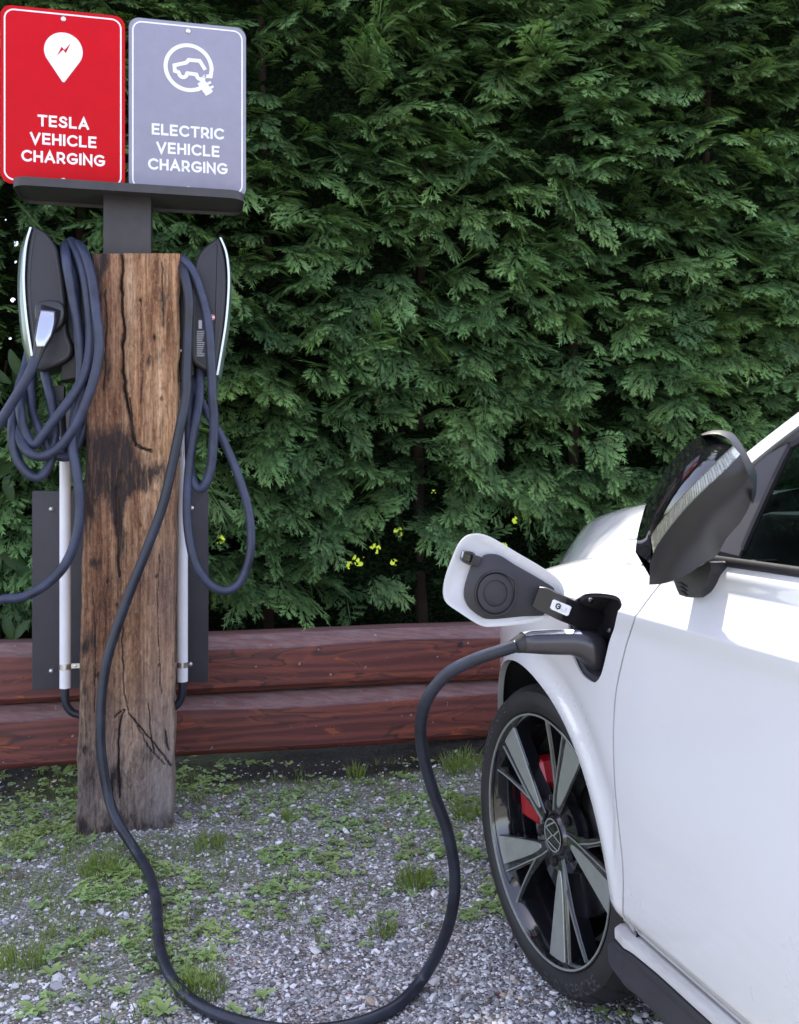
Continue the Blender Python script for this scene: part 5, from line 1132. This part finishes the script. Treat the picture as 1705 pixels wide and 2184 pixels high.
    inc = np.array([wp(r, R(a), -.0445) for r, a in [(.12, 150), (.17, 148), (.17, 172), (.12, 174)]]); MB().loft([inc - nrm * .004, inc + nrm * .003]).build('caliper_cover', MAT['caliper'], wh, 30)
    # sidewall lettering
    if detail:
        for start in (168, 318):
            mlet = MB()
            h = .022; w_ = .0035; hh = h - w_; ang = R(start); rm = RRm + .019
            for ch in 'BRIDGESTONE':
                gw, stt = GL[ch]
                for s_ in stt:
                    L_, R_2 = ribbon([(p[0] * hh * .85, p[1] * hh) for p in s_], w_)
                    def tp(p): r = rm + p[1]; return wp(r, ang - p[0] / (rm + h / 2), np.interp(r, [RRm + .006, RRm + .018, RRm + .03, RRm + .042], [.002, .006, .005, -.001]) + .0006)
                    n_l = len(L_); mlet.add([tp(p) for p in L_] + [tp(p) for p in R_2], [(j, n_l + j, n_l + j + 1, j + 1) for j in range(n_l - 1)])
                ang -= (gw * hh * .85 + w_ + .0055) / (rm + h / 2)
            mlet.build('sidewall_lettering', MAT['tyrelet'], wh)
    return wh
w1 = wheel(0.)
# suspension / hub carrier behind the disc
MB().tube([CP(0, -.10, .311), CP(0, -.5, .30)], .03, 12).build('axle', MAT['liner'], car)
for sc, tt_, sd in ((0, -2 * HALF, -1), (2.64, .0, 1), (2.64, -2 * HALF, -1)):
    nw = bpy.data.objects.new('wheel', None); COL.objects.link(nw); nw.parent = car
    for ch in list(w1.children):
        c = ch.copy(); COL.objects.link(c); c.parent = nw
    d = CP(sc, tt_, 0) - CP(0, 0, 0)
    if sd == 1: nw.location = d
    else:   # turned half round about the wheel's own upright axis
        rl_ = root_loc(car); c0_ = CP(0, 0, 0) - rl_; nw.rotation_euler = (0, 0, math.pi); rc_ = np.array([-c0_[0], -c0_[1], c0_[2]]); nw.location = c0_ + d - rc_

# --- charge port recess ---
pp = np.array(portc); pc_ = pp.mean(0)
def pring(f, dt, tf_=None): return np.array([CP(x, float(tside(x, z)) + dt, z) for x, z in pc_ + (pp - pc_) * f])
MB().loft([pring(1.0, -.0035), pring(.985, -.006), pring(.90, -.008), pring(.86, -.016), pring(.84, -.060)], False, True).build('charge_port', MAT['plasticblk'], car, 40)
inl = CP(*[pix_s(1262, -.02), -.02, .735]); si = pix_s(1268, .0); ic = CP(si, .0, .738)
MB().disc(CP(si, -.055, .738), N3, [(.034, 0), (.034, .03), (.031, .032), (.028, .03), (.028, .012), (.0001, .012)], 36).build('charge_inlet', MAT['plasticgl'], car, 40)
for px, py in ((1305, 1345), (1262, 1280)):
    s_, z_ = pix_sz(px, py, lambda s, z: tside(s, z) - .01); MB().disc(CP(s_, float(tside(s_, z_)) - .012, z_), N3, [(.0045, 0), (.0045, .006), (.0025, .009), (.0001, .0095)], 12).build('port_stud', MAT['blkgloss'], car)
# --- flap ---
FS = .228; fdir = N3 * .985 + R3 * -.17; fdir /= np.linalg.norm(fdir); fn = np.cross(fdir, Z3); fn = fn if fn @ R3 > 0 else -fn
fbase = CP(FS, .0, 0)
def FP(px, py, off=0.):
    o = fbase + fn * off; k = (px - CX) / F   # intersect view column with the flap plane
    tau = (o[0] - k * o[1]) / (k * fdir[1] - fdir[0]); Yq = o[1] + fdir[1] * tau; return at(px, py, Yq)
def z1(pts): return [((1600 + x / 2.131) / 1.7584, (1900 + y / 2.131) / 1.7584) for x, y in pts]
flap = bpy.data.objects.new('charge_flap', None); COL.objects.link(flap); flap.parent = car
fo = cr([FP(*p) for p in z1([(400, 215), (470, 226), (560, 268), (720, 365), (880, 458), (1000, 535), (1065, 595), (1097, 665), (1092, 745), (1050, 822), (985, 872), (890, 915), (700, 945), (520, 960), (455, 955), (390, 928), (255, 840), (165, 775), (137, 715), (137, 640), (160, 540), (205, 420), (255, 305), (320, 235)])], 4, True)
fi = inset(fo, fn, .004)
MB().loft([inset(fo, fn, .0015) - fn * .006, fo - fn * .005, fo, fo + fn * .0018, fi + fn * .0022, inset(fo, fn, .007) + fn * .0006], True, True).build('flap_skin', MAT['paint'], flap, 40)
pi_ = z1([(455, 390), (520, 377), (590, 392), (700, 462), (860, 552), (1000, 640), (1003, 668), (960, 760), (935, 850), (900, 868), (760, 872), (600, 888), (510, 893), (440, 882), (350, 818), (308, 752), (297, 690), (310, 610), (345, 500), (360, 470)])
P3 = cr([FP(*p, .001) for p in pi_], 3, True); MB().loft([P3, P3 + fn * .007, inset(P3, fn, .0025) + fn * .009], True, True).build('inner_panel', MAT['flapplastic'], flap, 40)
cen = FP(*z1([(545, 690)])[0], .009); rx = np.linalg.norm(FP(*z1([(715, 690)])[0], .009) - cen); rz = abs(FP(*z1([(545, 870)])[0], .009)[2] - cen[2]); e1_ = fdir; rr0 = rz
def er_(f, o, tab=True): 
    out = []
    for a in np.arange(56) * 2 * math.pi / 56:
        q = f * rr0 * (1 + (.10 * math.exp(-((math.degrees(a) - 148) / 18) ** 2) if tab else 0)) if tab else f * rr0
        out.append(cen - e1_ * q * math.cos(a) * -1 * (rx / rz if False else .93) + Z3 * q * math.sin(a) + fn * o)
    return np.array(out)
MB().loft([er_(1., -.002), er_(1., .008), er_(.97, .0095), er_(.94, .0085), er_(.93, .004), er_(.90, .003, False), er_(.87, .0055, False), er_(.84, .006, False), er_(.60, .006, False), er_(.585, .0050, False), er_(.57, -.001, False)], False, True).build('socket_cap', MAT['flapplastic'], flap, 30)
cb_ = FP(*z1([(508, 705)])[0], .008); MB().disc(cb_, fn, [(.0001, .0018), (.0042, .0018), (.0048, 0)], 20).build('cap_button', MAT['flapplastic'], flap, 30)
ar = z1([(385, 400), (435, 388), (445, 405), (395, 475), (360, 470)]); MB().prism(np.array([FP(*p, .012) for p in z1([(372, 378), (440, 398), (400, 478), (350, 458)])]), fn * .010, .002).build('latch_arm', MAT['flapplastic'], flap)
lt = cr([FP(*p, .012) for p in z1([(295, 350), (375, 372), (348, 462), (275, 432), (275, 390)])], 3, True); m = MB().loft([lt - fn * .002, lt + fn * .014, inset(lt, fn, .004) + fn * .014, inset(lt, fn, .0045) + fn * .003], True, True); m.build('latch', MAT['plasticgl'], flap, 40)
lt2 = np.array([FP(*p, .017) for p in z1([(302, 372), (352, 388), (338, 438), (292, 420)])]); MB().loft([lt2 - fn * .003, lt2 + fn * .003]).build('latch_hook', MAT['blkgloss'], flap)
MB().prism(np.array([FP(*p, .024) for p in z1([(286, 352), (300, 360), (286, 410), (276, 402)])]), fn * .003, .001).build('latch_glint', MAT['silver'], flap)  # added silver sliver imitating a glint on the latch
# hinge arm bends from the flap into the port
u1 = z1([(905, 640), (960, 648), (1020, 676), (1120, 722), (1240, 775), (1330, 812), (1430, 850)]); u2 = z1([(845, 800), (880, 822), (940, 850), (1050, 905), (1150, 945), (1240, 990), (1330, 1030)])
def AP(px, py, dt=0.):
    t = float(np.interp(px, [1130, 1215, 1240, 1300], [.136, .078, .048, -.02])) + dt; return at(px, py, W0[1] + RD[1] * pix_s(px, t) + ND[1] * t)
Aa = cr([AP(*p) for p in u1], 5); Bb = cr([AP(*p) for p in u2], 5); dC = lambda P: -np.array([P[0], P[1], 0]) / np.linalg.norm(P[:2])
MB().loft([np.array([a_, a_ * .97 + b_ * .03 + dC(a_) * .0015, b_ * .97 + a_ * .03 + dC(b_) * .0015, b_, b_ - dC(b_) * .006, a_ - dC(a_) * .009]) for a_, b_ in zip(Aa, Bb)]).build('hinge_arm', MAT['plasticgl'], flap, 40)
sq = z1([(1022, 742), (1150, 795), (1160, 806), (1136, 866), (1122, 874), (1000, 822), (988, 808), (1008, 748)])
MB().loft([np.array([AP(*p, .0015) for p in sq]), np.array([AP(*p, .0048) for p in sq])]).build('sticker', MAT['sticker'], flap)
hcx, hcy = z1([(1053, 797)])[0]
def hp_(x, y, o): c_, s2_ = math.cos(.38), math.sin(.38); return AP(hcx + (x * c_ + y * s2_) * .88, hcy + x * s2_ - y * c_, .0058 + o)
MB().add([hp_(7.4 * math.cos(R(a + 30)), 7.4 * math.sin(R(a + 30)), 0) for a in range(0, 360, 60)], [tuple(range(6))]).build('sticker_hexagon', MAT['blkmatte'], flap)
put_ribbons([ribbon(arc(0, 0, 2.4, 2.7, 45, 315, 14), 1.5)], lambda x, y, o: hp_(x, y, o + .0006), .0003).build('sticker_letter', MAT['sticker'], flap)
put_ribbons([ribbon([(18 + 1.8 * i, -5), (18 + 1.8 * i, 4)], .8) for i in range(3)] + [ribbon([(10, -7), (14, -7), (14, -3), (10, -3), (10, -7)], .7)], lambda x, y, o: hp_(x, y, o), .0002).build('sticker_print', MAT['label'], flap)

# ---- charging plug in the port ----
pl_ = thing('charging_plug', 'black charging plug handle with a silver highlight strip, inserted in the car charge port', 'plug', tuple(at(1180, 1380, 1.5)))
def pp_at(px, py, t): s = pix_s(px, t); return at(px, py, W0[1] + RD[1] * s + ND[1] * t)
sec = [(1089, 1379, 12, .158), (1096, 1377, 15, .152), (1108, 1373, 19.5, .144), (1114, 1372, 20, .14), (1115, 1371, 21.5, .139), (1135, 1370, 23.5, .125), (1160, 1370, 25.5, .105), (1190, 1370, 26.5, .085), (1215, 1370, 26.5, .07), (1232, 1373, 30, .058), (1246, 1380, 36, .047), (1258, 1388, 43, .036), (1270, 1392, 46, .022), (1276, 1394, 46, .005), (1280, 1396, 44, -.03)]
rings = []
for px, py, hh_, t in sec:
    c = pp_at(px, py, t); h3 = hh_ / F * c[1]; ang = .0; dpt = min(h3, .022 + .4 * max(0, h3 - .022))
    if px > 1230: dpt = h3 * .95
    rings.append([c + Z3 * h3 * math.copysign(abs(math.sin(a)) ** .9, math.sin(a)) + R3 * dpt * math.copysign(abs(math.cos(a)) ** .9, math.cos(a)) for a in np.arange(28) * math.pi / 14])
MB().loft(rings[4:]).build('handle', MAT['plug'] if 'plug' in MAT else MAT['plasticgl'], pl_, 60); MB().loft(rings[:5]).build('strain_relief', MAT['plasticblk'], pl_, 60)
# silver strip imitating the highlight along the top of the handle
ts = []
for px, py, hh_, t in sec[4:12]:
    c = pp_at(px, py, t); h3 = hh_ / F * c[1] + .0008; dpt = min(h3, .022 + .4 * max(0, h3 - .022)) + .0008
    if px > 1230: dpt = h3 * .95
    aa = np.linspace(R(48), R(140), 13); ts.append([c + Z3 * h3 * math.copysign(abs(math.sin(a)) ** .9, math.sin(a)) + R3 * dpt * math.copysign(abs(math.cos(a)) ** .9, math.cos(a)) for a in aa])
MB().loft([np.array(q) for q in ts[:-2]], False, False, closed=False).build('top_highlight', MAT['silver2'] if 'silver2' in MAT else MAT['silver'], pl_, 60)
c = pp_at(1270, 1352, .02); MB().prism(np.array([c + R3 * x + Z3 * z for x, z in ((-.012, -.004), (.012, -.004), (.010, .005), (-.010, .005))]), N3 * .022, .002).build('lock_tab', MAT['silver'], pl_, 40)

# --- folded mirror ---
mir = bpy.data.objects.new('side_mirror', None); COL.objects.link(mir); mir.parent = car
NM = 30
def curve(pts, Y0, Y1, bow=0.):
    P = resample(cr(pts, 6), NM); f = np.linspace(0, 1, NM); Yc = Y0 + (Y1 - Y0) * f + bow * np.sin(math.pi * f); return np.array([at(x, y, Yq) for (x, y), Yq in zip(P, Yc)])
def c5(pts): return [((2250 + x / 2.279) / 1.7584, (1500 + y / 2.279) / 1.7584) for x, y in pts]
C0 = curve(c5([(305, 1300), (318, 1180), (350, 1040), (400, 880), (480, 730), (580, 570), (700, 430), (800, 340), (900, 295), (1010, 300), (1130, 385)]), 1.235, 1.135)
C1 = curve(c5([(428, 1392), (440, 1270), (432, 1190), (470, 1110), (560, 990), (650, 880), (800, 720), (950, 570), (1050, 470), (1138, 390)]), 1.20, 1.07, -.025)
C2 = curve(c5([(430, 1393), (463, 1300), (500, 1230), (600, 1090), (700, 968), (760, 900), (900, 760), (1050, 620), (1150, 520), (1200, 462)]), 1.20, 1.06, -.03)
C3 = curve(c5([(422, 1580), (560, 1566), (730, 1500), (870, 1410), (1005, 1320), (1085, 1180), (1200, 1050), (1290, 880), (1306, 730)]), 1.20, 1.06, .03)
toC = lambda P: -np.array([P[0], P[1], 0]) / np.linalg.norm(P[:2])
def patch(Ca, Cb, bulge, n=12, end_open=False):
    out = []
    for i in range(NM):
        f = math.sin(math.pi / 2 * min(1, i / (NM * .45))) * (1 if end_open else math.sin(math.pi / 2 * min(1, (NM - 1 - i) / (NM * .25))) ** .6)
        row = []
        for j in range(n + 1):
            u = j / n; p = Ca[i] * (1 - u) + Cb[i] * u; b = bulge * f * math.sin(math.pi * u); row.append(p + toC(p) * b)
        out.append(row)
    return out
def build_patch(name, rows, mat, sh=60): return MB().loft([np.array(r) for r in rows], False, False, closed=False).build(name, mat, mir, sh)
build_patch('mirror_cover', patch(C0, C1, .014), MAT['blkgloss'])
build_patch('mirror_housing', patch(C2, C3, .016, 18, True), MAT['blkmatte'])
# indicator: reflector behind, lens in front, ribs between
S1 = np.concatenate([C1[5:], ]); S2 = np.concatenate([C2[3:], ]); S1 = resample(C1[5:], 46); S2 = resample(C2[2:], 46)
back = lambda P, d: P - np.array([toC(p) for p in P]) * d
mk_r = MB().loft([np.array([a_, b_]) for a_, b_ in zip(back(S1, .004), back(S2, .004))], False, False, closed=False); mk_r.build('indicator_reflector', MAT['reflect'], mir, 60)
ribs = MB()
for i in range(2, 44, 1):
    a_, b_ = S1[i], S2[i]; d = (S1[min(i + 1, 45)] - S1[i - 1]); d /= np.linalg.norm(d) + 1e-9; c_ = (a_ + b_) / 2; h_ = (b_ - a_) * .42; tcv = toC(c_)
    wdt = .0009 if i % 3 else .0016; ribs.box(c_ - tcv * .0025, d * wdt, h_, tcv * .0012)
ribs.build('indicator_ribs', MAT['lens'], mir, 30)
MB().loft([np.array([a_, (a_ + b_) / 2 + toC(a_) * .0015, b_]) for a_, b_ in zip(back(S1, -.0004), back(S2, -.0004))], False, False, closed=False).build('indicator_lens', MAT['glasslens'] if 'glasslens' in MAT else MAT['lens'], mir, 60)
# inboard shell closing the head, with the raised rear rim
inn = -N3; ring = np.concatenate([C0, C3[::-1][1:-1]]); cm = ring.mean(0)
awy = cm - np.array([0, 0, CAM_H]); awy[2] = 0; awy /= np.linalg.norm(awy); MB().loft([ring, ring * .97 + cm * .03 + awy * .02, cm + (ring - cm) * .90 + awy * .05, cm + (ring - cm) * .72 + awy * .075], False, True).build('mirror_shell', MAT['blkmatte'], mir, 50)
rim_px = c5([(865, 292), (940, 265), (1020, 258), (1090, 268), (1155, 300), (1225, 400), (1290, 520), (1335, 610), (1345, 690), (1335, 800), (1308, 885)]); rim_in = c5([(880, 302), (950, 290), (1020, 294), (1078, 320), (1122, 362), (1178, 462), (1232, 560), (1276, 660), (1298, 740), (1296, 880)])
Ra, Rb = curve(rim_px, 1.130, 1.075), curve(rim_in, 1.118, 1.058); MB().loft([np.array([a_, b_, b_ - toC(b_) * .03, a_ - toC(a_) * .03]) for a_, b_ in zip(Ra, Rb)]).build('rear_rim', MAT['rimgrey'] if 'rimgrey' in MAT else MAT['blkmatte'], mir, 50)
# foot
ft = [[(700, 1500), (945, 1375), (950, 1450)], ]
fpx = c5([(628, 1530), (700, 1500), (820, 1440), (930, 1380), (948, 1392), (950, 1450), (905, 1560), (850, 1650), (800, 1690), (740, 1685), (680, 1665), (655, 1610)])
Yft = 1.262; Pf = np.array([at(x, y, Yft - (x - 1440) * .0006) for x, y in fpx]); MB().loft([Pf + N3 * .0, Pf + inn * .11], True, True).build('mirror_foot', MAT['blkmatte'], mir, 30)
for k in range(3):
    y = 1545 + 36 * k; pq = c5([(654 + 13 * k, y + 10), (695 + 8 * k, y + 10), (745 + 2 * k, y + 46), (747 + 2 * k, y + 54), (695 + 8 * k, y + 22)]); Pq = np.array([at(x, yy, Yft - (x - 1440) * .0006 - .0008) for x, yy in pq]); MB().loft([Pq, Pq + N3 * .002]).build('vent_slot', MAT['liner'], mir)
dh = cr([at(x, y, 1.108) for x, y in c5([(945, 1158), (955, 1135), (985, 1120), (985, 1132), (965, 1150)])], 2, True)
print('done', sum(len(o.data.polygons) for o in S.objects if o.type == 'MESH'))
